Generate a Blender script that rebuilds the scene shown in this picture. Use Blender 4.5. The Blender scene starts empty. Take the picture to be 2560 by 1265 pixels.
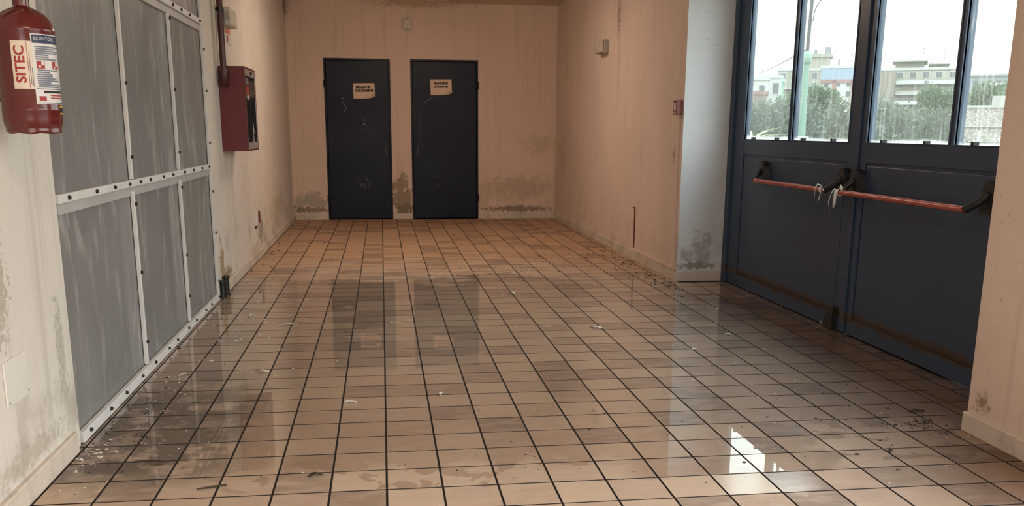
import bpy, bmesh, math, random
from mathutils import Vector, Matrix
import numpy as np

SC = bpy.context.scene
COL = SC.collection
PI = math.pi

# ------------------------------------------------------------------ camera
YAW, PITCH, ROLL = 0.1374, 0.2276, 0.0060
fwd = Vector((math.sin(YAW)*math.cos(PITCH), math.cos(YAW)*math.cos(PITCH), -math.sin(PITCH)))
rgt = Vector((math.cos(YAW), -math.sin(YAW), 0))
up = rgt.cross(fwd)
r2 = rgt*math.cos(ROLL) + up*math.sin(ROLL)
u2 = up*math.cos(ROLL) - rgt*math.sin(ROLL)
cam = bpy.data.cameras.new('camera')
cam.sensor_fit = 'HORIZONTAL'; cam.sensor_width = 36.0
cam.lens = 2331.85*36/2560
cam.shift_y = (863.92-632.5)/2560
cam.clip_start = 0.05; cam.clip_end = 2000
camo = bpy.data.objects.new('camera', cam); COL.objects.link(camo)
camo.matrix_world = Matrix(((r2.x, u2.x, -fwd.x, 0.0109), (r2.y, u2.y, -fwd.y, -3.1626),
                            (r2.z, u2.z, -fwd.z, 1.2564), (0, 0, 0, 1)))
SC.camera = camo

# ------------------------------------------------------------------ view + sky
vs = SC.view_settings
vs.view_transform = 'Standard'; vs.look = 'None'; vs.gamma = 1.0; vs.use_curve_mapping = False
vs.exposure = 0.40
SKY_ZENITH = 9.0
world = bpy.data.worlds.new('overcast_sky'); SC.world = world
world.use_nodes = True
wt = world.node_tree; wt.nodes.clear()
_o = wt.nodes.new('ShaderNodeOutputWorld'); _b = wt.nodes.new('ShaderNodeBackground')
_tc = wt.nodes.new('ShaderNodeTexCoord'); _sx = wt.nodes.new('ShaderNodeSeparateXYZ')
_mx = wt.nodes.new('ShaderNodeMath'); _mx.operation = 'MAXIMUM'; _mx.inputs[1].default_value = 0.0
_ma = wt.nodes.new('ShaderNodeMath'); _ma.operation = 'MULTIPLY_ADD'
_ma.inputs[1].default_value = SKY_ZENITH*2/3; _ma.inputs[2].default_value = SKY_ZENITH/3
_cr = wt.nodes.new('ShaderNodeMix'); _cr.data_type = 'RGBA'
_cr.inputs[6].default_value = (1.0, 0.985, 0.93, 1); _cr.inputs[7].default_value = (0.70, 0.86, 1.0, 1)
wt.links.new(_tc.outputs['Generated'], _sx.inputs[0]); wt.links.new(_sx.outputs[2], _mx.inputs[0])
wt.links.new(_mx.outputs[0], _ma.inputs[0]); wt.links.new(_mx.outputs[0], _cr.inputs[0])
wt.links.new(_cr.outputs[2], _b.inputs[0]); wt.links.new(_ma.outputs[0], _b.inputs[1])
wt.links.new(_b.outputs[0], _o.inputs[0])

def portal(name, loc, rot, sx, sy):
    l = bpy.data.lights.new(name, 'AREA'); l.shape = 'RECTANGLE'; l.size = sx; l.size_y = sy
    l.cycles.is_portal = True
    o = bpy.data.objects.new(name, l); COL.objects.link(o); o.location = loc; o.rotation_euler = rot
portal('sky_portal_glazing', (3.06, 2.36, 1.9), (0, PI/2, 0), 1.6, 4.2)
portal('sky_portal_side_bay', (3.06, -2.7, 1.35), (0, PI/2, 0), 2.7, 4.2)
portal('sky_portal_entrance', (0.63, -9.2, 1.35), (PI/2, 0, 0), 3.4, 2.7)

# ------------------------------------------------------------------ node helpers
class NT:
    def __init__(s, name):
        s.m = bpy.data.materials.new(name); s.m.use_nodes = True
        s.t = s.m.node_tree; s.t.nodes.clear()
        s.out = s.t.nodes.new('ShaderNodeOutputMaterial')
        s._pos = None
    def n(s, typ): return s.t.nodes.new(typ)
    def put(s, sock, v):
        if hasattr(v, 'is_linked') or isinstance(v, bpy.types.NodeSocket): s.t.links.new(v, sock)
        elif isinstance(v, (tuple, list)):
            sock.default_value = tuple(v)+((1,) if len(v) == 3 and sock.type == 'RGBA' else ())
        else: sock.default_value = v
    def pos(s):
        if s._pos is None: s._pos = s.n('ShaderNodeNewGeometry').outputs['Position']
        return s._pos
    def objpos(s): return s.n('ShaderNodeTexCoord').outputs['Object']
    def xyz(s, v):
        k = s.n('ShaderNodeSeparateXYZ'); s.put(k.inputs[0], v); return k.outputs[0], k.outputs[1], k.outputs[2]
    def comb(s, x, y, z):
        k = s.n('ShaderNodeCombineXYZ')
        for i, v in enumerate((x, y, z)): s.put(k.inputs[i], v)
        return k.outputs[0]
    def M(s, op, a, b=0.0, c=None, clamp=False):
        k = s.n('ShaderNodeMath'); k.operation = op; k.use_clamp = clamp
        s.put(k.inputs[0], a); s.put(k.inputs[1], b)
        if c is not None: s.put(k.inputs[2], c)
        return k.outputs[0]
    def vscale(s, v, sx, sy, sz):
        k = s.n('ShaderNodeVectorMath'); k.operation = 'MULTIPLY'; s.put(k.inputs[0], v)
        k.inputs[1].default_value = (sx, sy, sz); return k.outputs[0]
    def noise(s, v, scale=5.0, detail=3.0, rough=0.55, dist=0.0):
        k = s.n('ShaderNodeTexNoise'); s.put(k.inputs['Vector'], v); k.inputs['Scale'].default_value = scale
        k.inputs['Detail'].default_value = detail; k.inputs['Roughness'].default_value = rough
        k.inputs['Distortion'].default_value = dist
        return k.outputs[0]
    def voronoi(s, v, scale, feature='F1'):
        k = s.n('ShaderNodeTexVoronoi'); k.feature = feature; s.put(k.inputs['Vector'], v)
        k.inputs['Scale'].default_value = scale; return k.outputs
    def white(s, v):
        k = s.n('ShaderNodeTexWhiteNoise'); k.noise_dimensions = '3D'; s.put(k.inputs['Vector'], v); return k.outputs[0]
    def step(s, v, a, b):
        k = s.n('ShaderNodeMapRange'); k.interpolation_type = 'SMOOTHSTEP'; s.put(k.inputs[0], v)
        k.inputs[1].default_value = min(a, b); k.inputs[2].default_value = max(a, b)
        k.inputs[3].default_value = 0.0 if a < b else 1.0; k.inputs[4].default_value = 1.0 if a < b else 0.0
        return k.outputs[0]
    def mix(s, f, a, b):
        k = s.n('ShaderNodeMix'); k.data_type = 'RGBA'; s.put(k.inputs[0], f); s.put(k.inputs[6], a); s.put(k.inputs[7], b)
        return k.outputs[2]
    def mul(s, a, v):
        k = s.n('ShaderNodeMix'); k.data_type = 'RGBA'; k.blend_type = 'MULTIPLY'; k.inputs[0].default_value = 1.0
        s.put(k.inputs[6], a); s.put(k.inputs[7], v); return k.outputs[2]
    def bump(s, h, strength=0.3, dist=0.01):
        k = s.n('ShaderNodeBump'); k.inputs['Strength'].default_value = strength; k.inputs['Distance'].default_value = dist
        s.put(k.inputs['Height'], h); return k.outputs[0]
    def bsdf(s, color, rough=0.5, metal=0.0, normal=None, spec=0.5, coat=None, coat_rough=0.02, coat_ior=1.33, alpha=None):
        k = s.n('ShaderNodeBsdfPrincipled')
        s.put(k.inputs['Base Color'], color); s.put(k.inputs['Roughness'], rough); s.put(k.inputs['Metallic'], metal)
        s.put(k.inputs['Specular IOR Level'], spec)
        if normal is not None: s.put(k.inputs['Normal'], normal)
        if coat is not None:
            s.put(k.inputs['Coat Weight'], coat); s.put(k.inputs['Coat Roughness'], coat_rough); k.inputs['Coat IOR'].default_value = coat_ior
        if alpha is not None: s.put(k.inputs['Alpha'], alpha)
        return k.outputs[0]
    def done(s, shader):
        s.t.links.new(shader, s.out.inputs[0]); return s.m

def simple(name, color, rough=0.5, metal=0.0, vary=0.12, scale=12.0, spec=0.5, bump=0.0, coat=None):
    t = NT(name); p = t.objpos()
    n = t.noise(p, scale, 4)
    c = t.mul(color, t.mix(n, (1-vary,)*3, (1+vary,)*3))
    nb = t.bump(t.noise(p, scale*4, 3), bump, 0.004) if bump else None
    return t.done(t.bsdf(c, t.M('ADD', rough-0.06, t.M('MULTIPLY', n, 0.12)), metal, nb, spec, coat))

# ------------------------------------------------------------------ wall paint with damp, mould and peeling
def wall_mat(name, base, axis, patches=(), grime=0.26, damp=0.6):
    t = NT(name); p = t.pos(); x, y, z = t.xyz(p)
    u = x if axis == 'x' else y
    n1 = t.noise(p, 0.9, 4); n2 = t.noise(p, 9.0, 9, 0.68); n3 = t.noise(p, 34.0, 4, 0.65)
    streak = t.noise(t.vscale(p, 13, 13, 0.55), 1.0, 4, 0.6)
    c = t.mul(base, t.mix(n1, (0.86, 0.86, 0.87), (1.12, 1.12, 1.11)))
    c = t.mul(c, t.mix(n3, (0.95,)*3, (1.05,)*3))
    c = t.mix(t.M('MULTIPLY', t.step(streak, 0.50, 0.78), grime), c, (0.27, 0.22, 0.16))
    low = t.M('MULTIPLY', t.step(z, 0.75, 0.02), t.step(t.noise(p, 3.2, 5, 0.65), 0.46, 0.66))
    c = t.mix(t.M('MULTIPLY', low, damp), c, (0.30, 0.25, 0.19))
    spots = t.M('MULTIPLY', t.step(t.noise(p, 26, 3, 0.7), 0.66, 0.72), t.step(t.noise(p, 1.4, 2), 0.46, 0.66))
    c = t.mix(t.M('MULTIPLY', spots, 0.55), c, (0.17, 0.14, 0.10))
    h = t.M('MULTIPLY', n3, 0.25)
    wob = t.M('MULTIPLY', t.M('SUBTRACT', n2, 0.5), 3.6)
    n2b = t.noise(p, 36.0, 7, 0.7); wobb = t.M('MULTIPLY', t.M('SUBTRACT', n2b, 0.5), 4.0)
    for (u0, z0, ru, rz, col, amt, sharp) in patches:
        a = t.M('DIVIDE', t.M('SUBTRACT', u, u0), ru); b = t.M('DIVIDE', t.M('SUBTRACT', z, z0), rz)
        d = t.M('SQRT', t.M('ADD', t.M('MULTIPLY', a, a), t.M('MULTIPLY', b, b)))
        m = t.step(t.M('ADD', d, wobb if min(ru, rz) < 0.12 else wob), 1.0, 1.0-sharp)
        mk = t.M('MULTIPLY', m, amt)
        colr = t.mul(col, t.mix(n3, (0.6,)*3, (1.4,)*3))
        c = t.mix(mk, c, colr)
        h = t.M('SUBTRACT', h, t.M('MULTIPLY', m, 0.5*amt))
    return t.done(t.bsdf(c, 0.82, 0, t.bump(h, 0.5, 0.006), 0.25))

PLAS = (0.27, 0.21, 0.15); GREYP = (0.34, 0.31, 0.26); MOULD = (0.16, 0.13, 0.09); RUST = (0.30, 0.19, 0.07)
MAT = {}
MAT['wall_back'] = wall_mat('wall_paint_back', (0.70, 0.54, 0.44), 'x', [
    (0.29, 0.28, 0.15, 0.34, PLAS, 0.85, 0.25), (0.29, 0.12, 0.12, 0.14, MOULD, 0.6, 0.4),
    (-1.0, 0.26, 0.30, 0.13, GREYP, 0.75, 0.5), (-1.0, 0.14, 0.34, 0.05, MOULD, 0.75, 0.4),
    (1.95, 0.45, 0.62, 0.22, (0.33, 0.26, 0.19), 0.45, 0.7), (1.95, 0.14, 0.60, 0.05, MOULD, 0.75, 0.5),
    (2.25, 1.05, 0.30, 0.20, (0.38, 0.29, 0.21), 0.35, 0.8), (0.5, 2.93, 0.75, 0.07, (0.36, 0.20, 0.12), 0.6, 0.6),
    (-1.25, 2.9, 0.10, 0.18, MOULD, 0.7, 0.7)], damp=0.45)
MAT['wall_left'] = wall_mat('wall_paint_left', (0.70, 0.65, 0.585), 'y', [
    (0.52, 0.42, 0.05, 0.22, (0.38, 0.36, 0.28), 0.65, 0.6), (-0.02, 0.78, 0.10, 0.22, (0.40, 0.38, 0.30), 0.8, 0.4),
    (0.12, 0.14, 0.35, 0.05, (0.40, 0.32, 0.24), 0.5, 0.6),
    (4.22, 0.22, 0.13, 0.26, RUST, 0.8, 0.8), (4.45, 0.13, 0.25, 0.06, (0.2, 0.13, 0.05), 0.8, 0.6),
    (5.7, 0.9, 0.5, 0.45, (0.46, 0.41, 0.36), 0.35, 0.9), (6.6, 0.25, 0.25, 0.18, MOULD, 0.6, 0.5),
    (8.3, 0.35, 0.9, 0.3, (0.40, 0.34, 0.20), 0.5, 0.9), (9.9, 1.2, 0.3, 1.0, (0.45, 0.40, 0.28), 0.45, 0.9),
    (10.2, 2.85, 0.3, 0.22, MOULD, 0.8, 0.7)], grime=0.28)
MAT['wall_right'] = wall_mat('wall_paint_right', (0.70, 0.565, 0.49), 'y', [
    (6.78, 2.42, 0.09, 0.25, (0.33, 0.27, 0.24), 0.8, 0.6), (6.74, 1.85, 0.07, 0.5, (0.47, 0.38, 0.30), 0.5, 0.7),
    (4.50, 0.24, 0.05, 0.16, (0.33, 0.31, 0.29), 0.8, 0.6), (4.9, 0.22, 0.45, 0.10, (0.62, 0.52, 0.45), 0.6, 0.8),
    (4.71, 1.05, 0.035, 0.07, (0.36, 0.29, 0.18), 0.9, 0.4), (8.6, 0.2, 0.8, 0.1, (0.62, 0.5, 0.42), 0.5, 0.8),
    (0.30, 0.145, 0.06, 0.06, (0.22, 0.16, 0.08), 0.8, 0.9), (9.8, 0.9, 0.4, 0.5, (0.40, 0.30, 0.22), 0.4, 0.9)],
    grime=0.22, damp=0.25)
MAT['reveal'] = wall_mat('reveal_daylight_tint', (0.66, 0.68, 0.70), 'x', [(2.68, 0.27, 0.16, 0.14, (0.34, 0.32, 0.29), 0.8, 0.6), (2.66, 0.13, 0.2, 0.04, (0.25, 0.2, 0.17), 0.8, 0.5)], grime=0.1, damp=0.3)  # pale bluish base paints cool daylight onto the reveal; grey stains on top
MAT['ceiling'] = wall_mat('ceiling_paint', (0.66, 0.56, 0.46), 'y', [], grime=0.2)
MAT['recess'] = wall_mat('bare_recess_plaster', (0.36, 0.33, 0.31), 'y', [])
MAT['grout'] = simple('dark_grout', (0.014, 0.009, 0.007), 0.8, vary=0.3)
MAT['skirting'] = wall_mat('skirting_ceramic', (0.62, 0.54, 0.46), 'y', [], grime=0.3, damp=0.5)

# ------------------------------------------------------------------ wet floor tile
def tile_mat():
    t = NT('wet_floor_tile'); p = t.pos(); x, y, z = t.xyz(p)
    ij = t.comb(t.M('FLOOR', t.M('MULTIPLY', x, 5.0)), t.M('FLOOR', t.M('MULTIPLY', y, 5.0)), 3.7)
    w1 = t.white(ij); w2 = t.white(t.vscale(ij, 1.0, 1.0, 2.3))
    n1 = t.noise(p, 1.1, 4); n2 = t.noise(t.vscale(p, 4, 11, 1), 1.6, 5, 0.6); n3 = t.noise(p, 40, 4, 0.7)
    c = t.mix(w1, (0.52, 0.385, 0.275), (0.44, 0.305, 0.225))
    c = t.mix(t.step(w2, 0.62, 0.92), c, (0.28, 0.195, 0.145))
    c = t.mix(t.M('MULTIPLY', t.step(n2, 0.38, 0.72), 0.55), c, (0.54, 0.42, 0.31))
    c = t.mul(c, t.mix(n1, (0.82, 0.83, 0.84), (1.15, 1.13, 1.11)))
    # warmer brown far end; shade in front of the doors painted into the colour
    far = t.step(t.M('ADD', y, t.M('MULTIPLY', n1, 2.0)), 5.2, 7.5)
    c = t.mul(c, t.mix(far, (1, 1, 1), (0.93, 0.84, 0.75)))
    door_shade = t.M('MULTIPLY', t.step(x, 1.3, 2.5), t.step(y, 4.6, 3.4))
    c = t.mul(c, t.mix(door_shade, (1, 1, 1), (0.50, 0.45, 0.43)))
    # mud in the corner by the plastic partition
    mud = t.M('MULTIPLY', t.M('MULTIPLY', t.step(x, -0.40, -0.80), t.step(y, 2.0, 1.1)),
              t.M('MULTIPLY', t.step(y, 0.05, 0.35), t.step(t.noise(p, 5.0, 6, 0.7), 0.40, 0.52)))
    c = t.mix(t.M('MULTIPLY', mud, 0.85), c, (0.085, 0.06, 0.035))
    dust = t.M('MULTIPLY', t.step(t.noise(p, 2.3, 6, 0.7), 0.50, 0.66),
               t.M('MULTIPLY', t.step(y, 3.6, 4.8), t.step(y, 7.0, 5.6)))
    c = t.mix(t.M('MULTIPLY', dust, 0.55), c, (0.55, 0.47, 0.40))
    speck = t.step(t.noise(p, 55, 2, 0.6), 0.70, 0.74)
    c = t.mix(t.M('MULTIPLY', speck, 0.6), c, (0.07, 0.05, 0.035))
    # water film: one sheet up to about five metres, drying in islands nearest the camera and by the right pillar
    nb = t.noise(p, 1.3, 4); nt = t.noise(t.vscale(p, 1.0, 1.0, 1.0), 6.5, 3, 0.5, 0.6)
    w = t.step(t.M('ADD', y, t.M('MULTIPLY', t.M('SUBTRACT', nb, 0.5), 2.2)), 5.0, 4.6)
    near = t.M('ADD', t.step(y, 0.36, 0.10), t.M('MULTIPLY', t.step(x, 1.35, 1.75), t.step(y, 0.75, 0.35)), clamp=True)
    dry = t.M('MULTIPLY', near, t.step(t.M('ADD', nt, t.M('MULTIPLY', near, 0.10)), 0.52, 0.55))
    pud = t.M('MULTIPLY', t.M('MULTIPLY', t.step(x, 0.85, 1.0), t.step(t.M('ADD', x, t.M('MULTIPLY', nt, 0.25)), 1.95, 1.80)), t.step(y, 0.005, 0.012))
    dry = t.M('MULTIPLY', dry, t.M('SUBTRACT', 1.0, pud))
    edge = t.M('MULTIPLY', t.step(y, 0.00, -0.02), 0.9)
    w = t.M('MULTIPLY', w, t.M('SUBTRACT', 1.0, t.M('MAXIMUM', dry, edge)))
    w = t.M('MULTIPLY', w, t.M('SUBTRACT', 1.0, t.M('MULTIPLY', mud, 0.4)))
    patchy = t.step(t.noise(p, 2.6, 3), 0.62, 0.72)
    w = t.M('MULTIPLY', w, t.M('SUBTRACT', 1.0, t.M('MULTIPLY', patchy, t.M('MULTIPLY', t.step(y, 1.5, 3.0), 0.85))))
    damp = t.M('MULTIPLY', t.M('MULTIPLY', t.step(t.M('ADD', x, t.M('MULTIPLY', nt, 0.3)), 1.28, 1.34), t.step(t.M('ADD', x, t.M('MULTIPLY', nt, 0.5)), 1.95, 1.80)), t.M('MULTIPLY', t.step(y, 0.006, 0.0), t.step(y, -0.20, -0.19)))
    c = t.mul(c, t.mix(w, (1, 1, 1), (0.80, 0.75, 0.71)))
    nrm = t.bump(t.M('MULTIPLY', n3, t.M('SUBTRACT', 1.0, w)), 0.25, 0.002)
    return t.done(t.bsdf(c, t.M('ADD', 0.42, t.M('MULTIPLY', n1, 0.2)), 0, nrm, 0.35, coat=t.M('MAXIMUM', w, t.M('MULTIPLY', damp, 0.85)), coat_rough=t.M('ADD', 0.004, t.M('MULTIPLY', damp, 0.17)), coat_ior=1.5))
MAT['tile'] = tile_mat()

# ------------------------------------------------------------------ other materials
def steel_blue(name, base, rust=True):
    t = NT(name); p = t.pos(); x, y, z = t.xyz(p)
    n = t.noise(p, 2.0, 4); n3 = t.noise(p, 60, 3)
    c = t.mul(base, t.mix(n, (0.75,)*3, (1.25,)*3))
    if rust:
        k = t.M('ADD', z, t.M('MULTIPLY', t.M('SUBTRACT', t.noise(p, 9, 5, 0.7), 0.5), 0.14))
        m = t.M('MULTIPLY', t.step(k, 0.085, 0.10), t.step(k, 0.165, 0.13))
        c = t.mix(m, c, t.mul((0.060, 0.035, 0.020), t.mix(n3, (0.3,)*3, (1.7,)*3)))
    return t.done(t.bsdf(c, t.M('ADD', 0.30, t.M('MULTIPLY', n, 0.2)), 0, t.bump(n3, 0.08, 0.003), 0.4 if rust else 0.22))
MAT['gate_blue'] = steel_blue('door_blue_enamel', (0.034, 0.060, 0.110))
MAT['door_navy'] = steel_blue('door_navy_paint', (0.0036, 0.0056, 0.015), rust=False)
MAT['batten'] = simple('white_timber_batten', (0.72, 0.70, 0.68), 0.55, vary=0.15, scale=6)
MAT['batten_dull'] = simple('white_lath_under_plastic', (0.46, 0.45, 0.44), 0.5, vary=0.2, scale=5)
MAT['screw'] = simple('black_washer', (0.012, 0.012, 0.013), 0.5)
MAT['cab_red'] = simple('cabinet_red', (0.135, 0.010, 0.012), 0.42, vary=0.12, scale=4)
MAT['pipe_red'] = simple('pipe_oxblood', (0.070, 0.012, 0.014), 0.35, vary=0.25, scale=20)
MAT['ext_red'] = simple('extinguisher_red', (0.110, 0.010, 0.010), 0.22, vary=0.06, scale=5, coat=0.6)
MAT['chrome'] = simple('dull_chrome', (0.55, 0.53, 0.50), 0.25, 0.9)
MAT['silver'] = simple('brushed_aluminium', (0.50, 0.48, 0.45), 0.4, 0.6)
MAT['black'] = simple('black_plastic', (0.014, 0.014, 0.015), 0.45)
MAT['iron'] = simple('black_wet_iron', (0.010, 0.010, 0.008), 0.35, vary=0.4)
MAT['dark_glass'] = simple('dark_window_film', (0.010, 0.012, 0.012), 0.12, vary=0.5, scale=9)
MAT['paper'] = simple('aged_paper', (0.72, 0.55, 0.42), 0.8, vary=0.10, scale=14)
MAT['label_cream'] = simple('cream_label', (0.72, 0.62, 0.50), 0.5, vary=0.05)
MAT['label_white'] = simple('white_label', (0.66, 0.64, 0.62), 0.4, vary=0.08)
MAT['label_navy'] = simple('label_navy_print', (0.015, 0.022, 0.07), 0.45)
MAT['label_grey'] = simple('label_grey_print', (0.16, 0.17, 0.22), 0.5)
MAT['ink'] = simple('black_ink', (0.010, 0.006, 0.006), 0.6)
MAT['ink_red'] = simple('red_ink', (0.33, 0.022, 0.018), 0.5)
MAT['yellow'] = simple('yellow_sticker', (0.60, 0.42, 0.05), 0.5)
MAT['orange'] = simple('orange_notice', (0.50, 0.13, 0.05), 0.6)
MAT['white_plastic'] = simple('yellowed_plastic', (0.58, 0.52, 0.42), 0.45, vary=0.1)
MAT['grey_plastic'] = simple('grey_plastic', (0.36, 0.33, 0.28), 0.45)
MAT['cover_white'] = simple('white_cover_plate', (0.74, 0.71, 0.66), 0.4, vary=0.06)
MAT['alarm_red'] = simple('faded_alarm_red', (0.22, 0.060, 0.060), 0.45)
MAT['bar_red'] = simple('panic_bar_red', (0.40, 0.085, 0.065), 0.28, vary=0.15)
MAT['cloth'] = simple('white_cloth', (0.74, 0.73, 0.70), 0.8, vary=0.1)
MAT['scuff'] = simple('pale_scuff', (0.34, 0.35, 0.37), 0.7)
MAT['socket_red_and_shade'] = simple('broken_socket_red_and_stub_shade', (0.16, 0.030, 0.022), 0.6)
MAT['flake'] = simple('plaster_flake', (0.68, 0.62, 0.55), 0.8)
MAT['crumb'] = simple('dark_crumb', (0.030, 0.022, 0.016), 0.8, vary=0.4)
MAT['deadleaf'] = simple('dead_leaf', (0.035, 0.022, 0.012), 0.7, vary=0.4)

def plastic_sheet():
    t = NT('hazy_polythene'); p = t.pos()
    wr = t.noise(t.vscale(p, 6, 6, 1.3), 1.0, 5, 0.55, 1.6); wr2 = t.noise(p, 2.1, 4, 0.6, 0.6)
    fold = t.step(wr, 0.52, 0.70)
    c = t.mix(wr2, (0.27, 0.262, 0.258), (0.39, 0.378, 0.368))
    c = t.mix(t.M('MULTIPLY', fold, 0.6), c, (0.66, 0.63, 0.60))  # folds painted paler, standing for highlights along the wrinkles
    b = t.bsdf(c, t.M('ADD', 0.34, t.M('MULTIPLY', wr2, 0.18)), 0, t.bump(t.M('ADD', wr, t.M('MULTIPLY', wr2, 0.5)), 0.35, 0.02), 0.4)
    tr = t.n('ShaderNodeBsdfTransparent'); tr.inputs[0].default_value = (0.9, 0.89, 0.88, 1)
    mx = t.n('ShaderNodeMixShader'); mx.inputs[0].default_value = 0.30
    t.t.links.new(b, mx.inputs[1]); t.t.links.new(tr.outputs[0], mx.inputs[2])
    return t.done(mx.outputs[0])
MAT['sheet'] = plastic_sheet()

def dirty_glass():
    t = NT('rain_streaked_glass'); p = t.pos(); x, y, z = t.xyz(p)
    st = t.noise(t.vscale(p, 1, 60, 3.0), 1.0, 4, 0.65); blot = t.noise(p, 2.0, 4)
    d = t.M('ADD', 0.030, t.M('MULTIPLY', t.step(st, 0.50, 0.78), t.M('MULTIPLY', t.step(blot, 0.35, 0.6), 0.22)))
    rim = t.step(t.M('ADD', z, t.M('MULTIPLY', blot, 0.06)), 1.25, 1.205)
    d = t.M('ADD', d, t.M('MULTIPLY', rim, 0.55), clamp=True)
    tr = t.n('ShaderNodeBsdfTransparent'); tr.inputs[0].default_value = (0.90, 0.94, 0.92, 1)
    tl = t.n('ShaderNodeBsdfTranslucent'); tl.inputs[0].default_value = (0.80, 0.82, 0.76, 1)
    gl = t.n('ShaderNodeBsdfGlossy'); gl.inputs['Roughness'].default_value = 0.02
    lw = t.n('ShaderNodeLayerWeight'); lw.inputs[0].default_value = 0.5
    fr_ = t.M('ADD', 0.03, t.M('MULTIPLY', t.M('POWER', lw.outputs['Facing'], 5.0), 0.9))
    m1 = t.n('ShaderNodeMixShader'); t.t.links.new(d, m1.inputs[0]); t.t.links.new(tr.outputs[0], m1.inputs[1]); t.t.links.new(tl.outputs[0], m1.inputs[2])
    m2 = t.n('ShaderNodeMixShader'); t.t.links.new(fr_, m2.inputs[0]); t.t.links.new(m1.outputs[0], m2.inputs[1]); t.t.links.new(gl.outputs[0], m2.inputs[2])
    return t.done(m2.outputs[0])
MAT['glass'] = dirty_glass()

def foliage(name, a, b):
    t = NT(name); p = t.objpos(); n = t.noise(p, 3.0, 3)
    w = t.white(t.vscale(p, 40, 40, 40))
    c = t.mix(n, a, b)
    d = t.bsdf(c, 0.6, 0, None, 0.3)
    tl = t.n('ShaderNodeBsdfTranslucent'); t.put(tl.inputs[0], c)
    mx = t.n('ShaderNodeMixShader'); mx.inputs[0].default_value = 0.35
    t.t.links.new(d, mx.inputs[1]); t.t.links.new(tl.outputs[0], mx.inputs[2])
    return t.done(mx.outputs[0])
MAT['olive'] = foliage('olive_leaves', (0.050, 0.066, 0.042), (0.105, 0.120, 0.086))
MAT['tree'] = foliage('dark_tree_leaves', (0.045, 0.075, 0.035), (0.10, 0.13, 0.065))
MAT['palm'] = foliage('palm_leaf', (0.28, 0.31, 0.18), (0.40, 0.43, 0.27))
MAT['bark'] = simple('bark', (0.07, 0.055, 0.04), 0.9, vary=0.3)
MAT['ground'] = simple('outdoor_ground', (0.16, 0.15, 0.12), 0.9, vary=0.25, scale=0.4)
MAT['mint'] = simple('mint_green_paint', (0.11, 0.19, 0.145), 0.5)
MAT['pole_black'] = simple('dark_pole', (0.03, 0.03, 0.03), 0.5)
MAT['concrete'] = simple('pale_concrete', (0.22, 0.21, 0.19), 0.85, vary=0.15, scale=2)
MAT['b_beige'] = simple('building_beige', (0.20, 0.19, 0.155), 0.9, vary=0.08, scale=0.3)
MAT['b_brown'] = simple('building_brown', (0.15, 0.125, 0.10), 0.9, vary=0.08, scale=0.3)
MAT['b_white'] = simple('building_white', (0.28, 0.28, 0.27), 0.9, vary=0.06, scale=0.3)
MAT['b_blue'] = simple('building_blue_grey', (0.16, 0.20, 0.25), 0.9, vary=0.06, scale=0.3)
MAT['b_red'] = simple('building_brick_red', (0.17, 0.095, 0.085), 0.9, vary=0.1, scale=0.3)
MAT['b_grey'] = simple('building_grey', (0.14, 0.145, 0.15), 0.9, vary=0.08, scale=0.3)
MAT['b_glass'] = simple('far_window_glass', (0.05, 0.06, 0.065), 0.3, vary=0.3)
def stone_mat():
    t = NT('rubble_stone_wall'); p = t.objpos()
    v = t.voronoi(p, 11.0); e = t.voronoi(p, 11.0, 'DISTANCE_TO_EDGE')
    c = t.mix(t.white(v['Color']), (0.30, 0.27, 0.235), (0.19, 0.17, 0.15))
    c = t.mix(t.step(e[0], 0.07, 0.02), c, (0.12, 0.10, 0.09))
    return t.done(t.bsdf(c, 0.9, 0, t.bump(e[0], 0.6, 0.05)))
MAT['stone'] = stone_mat()

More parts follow.
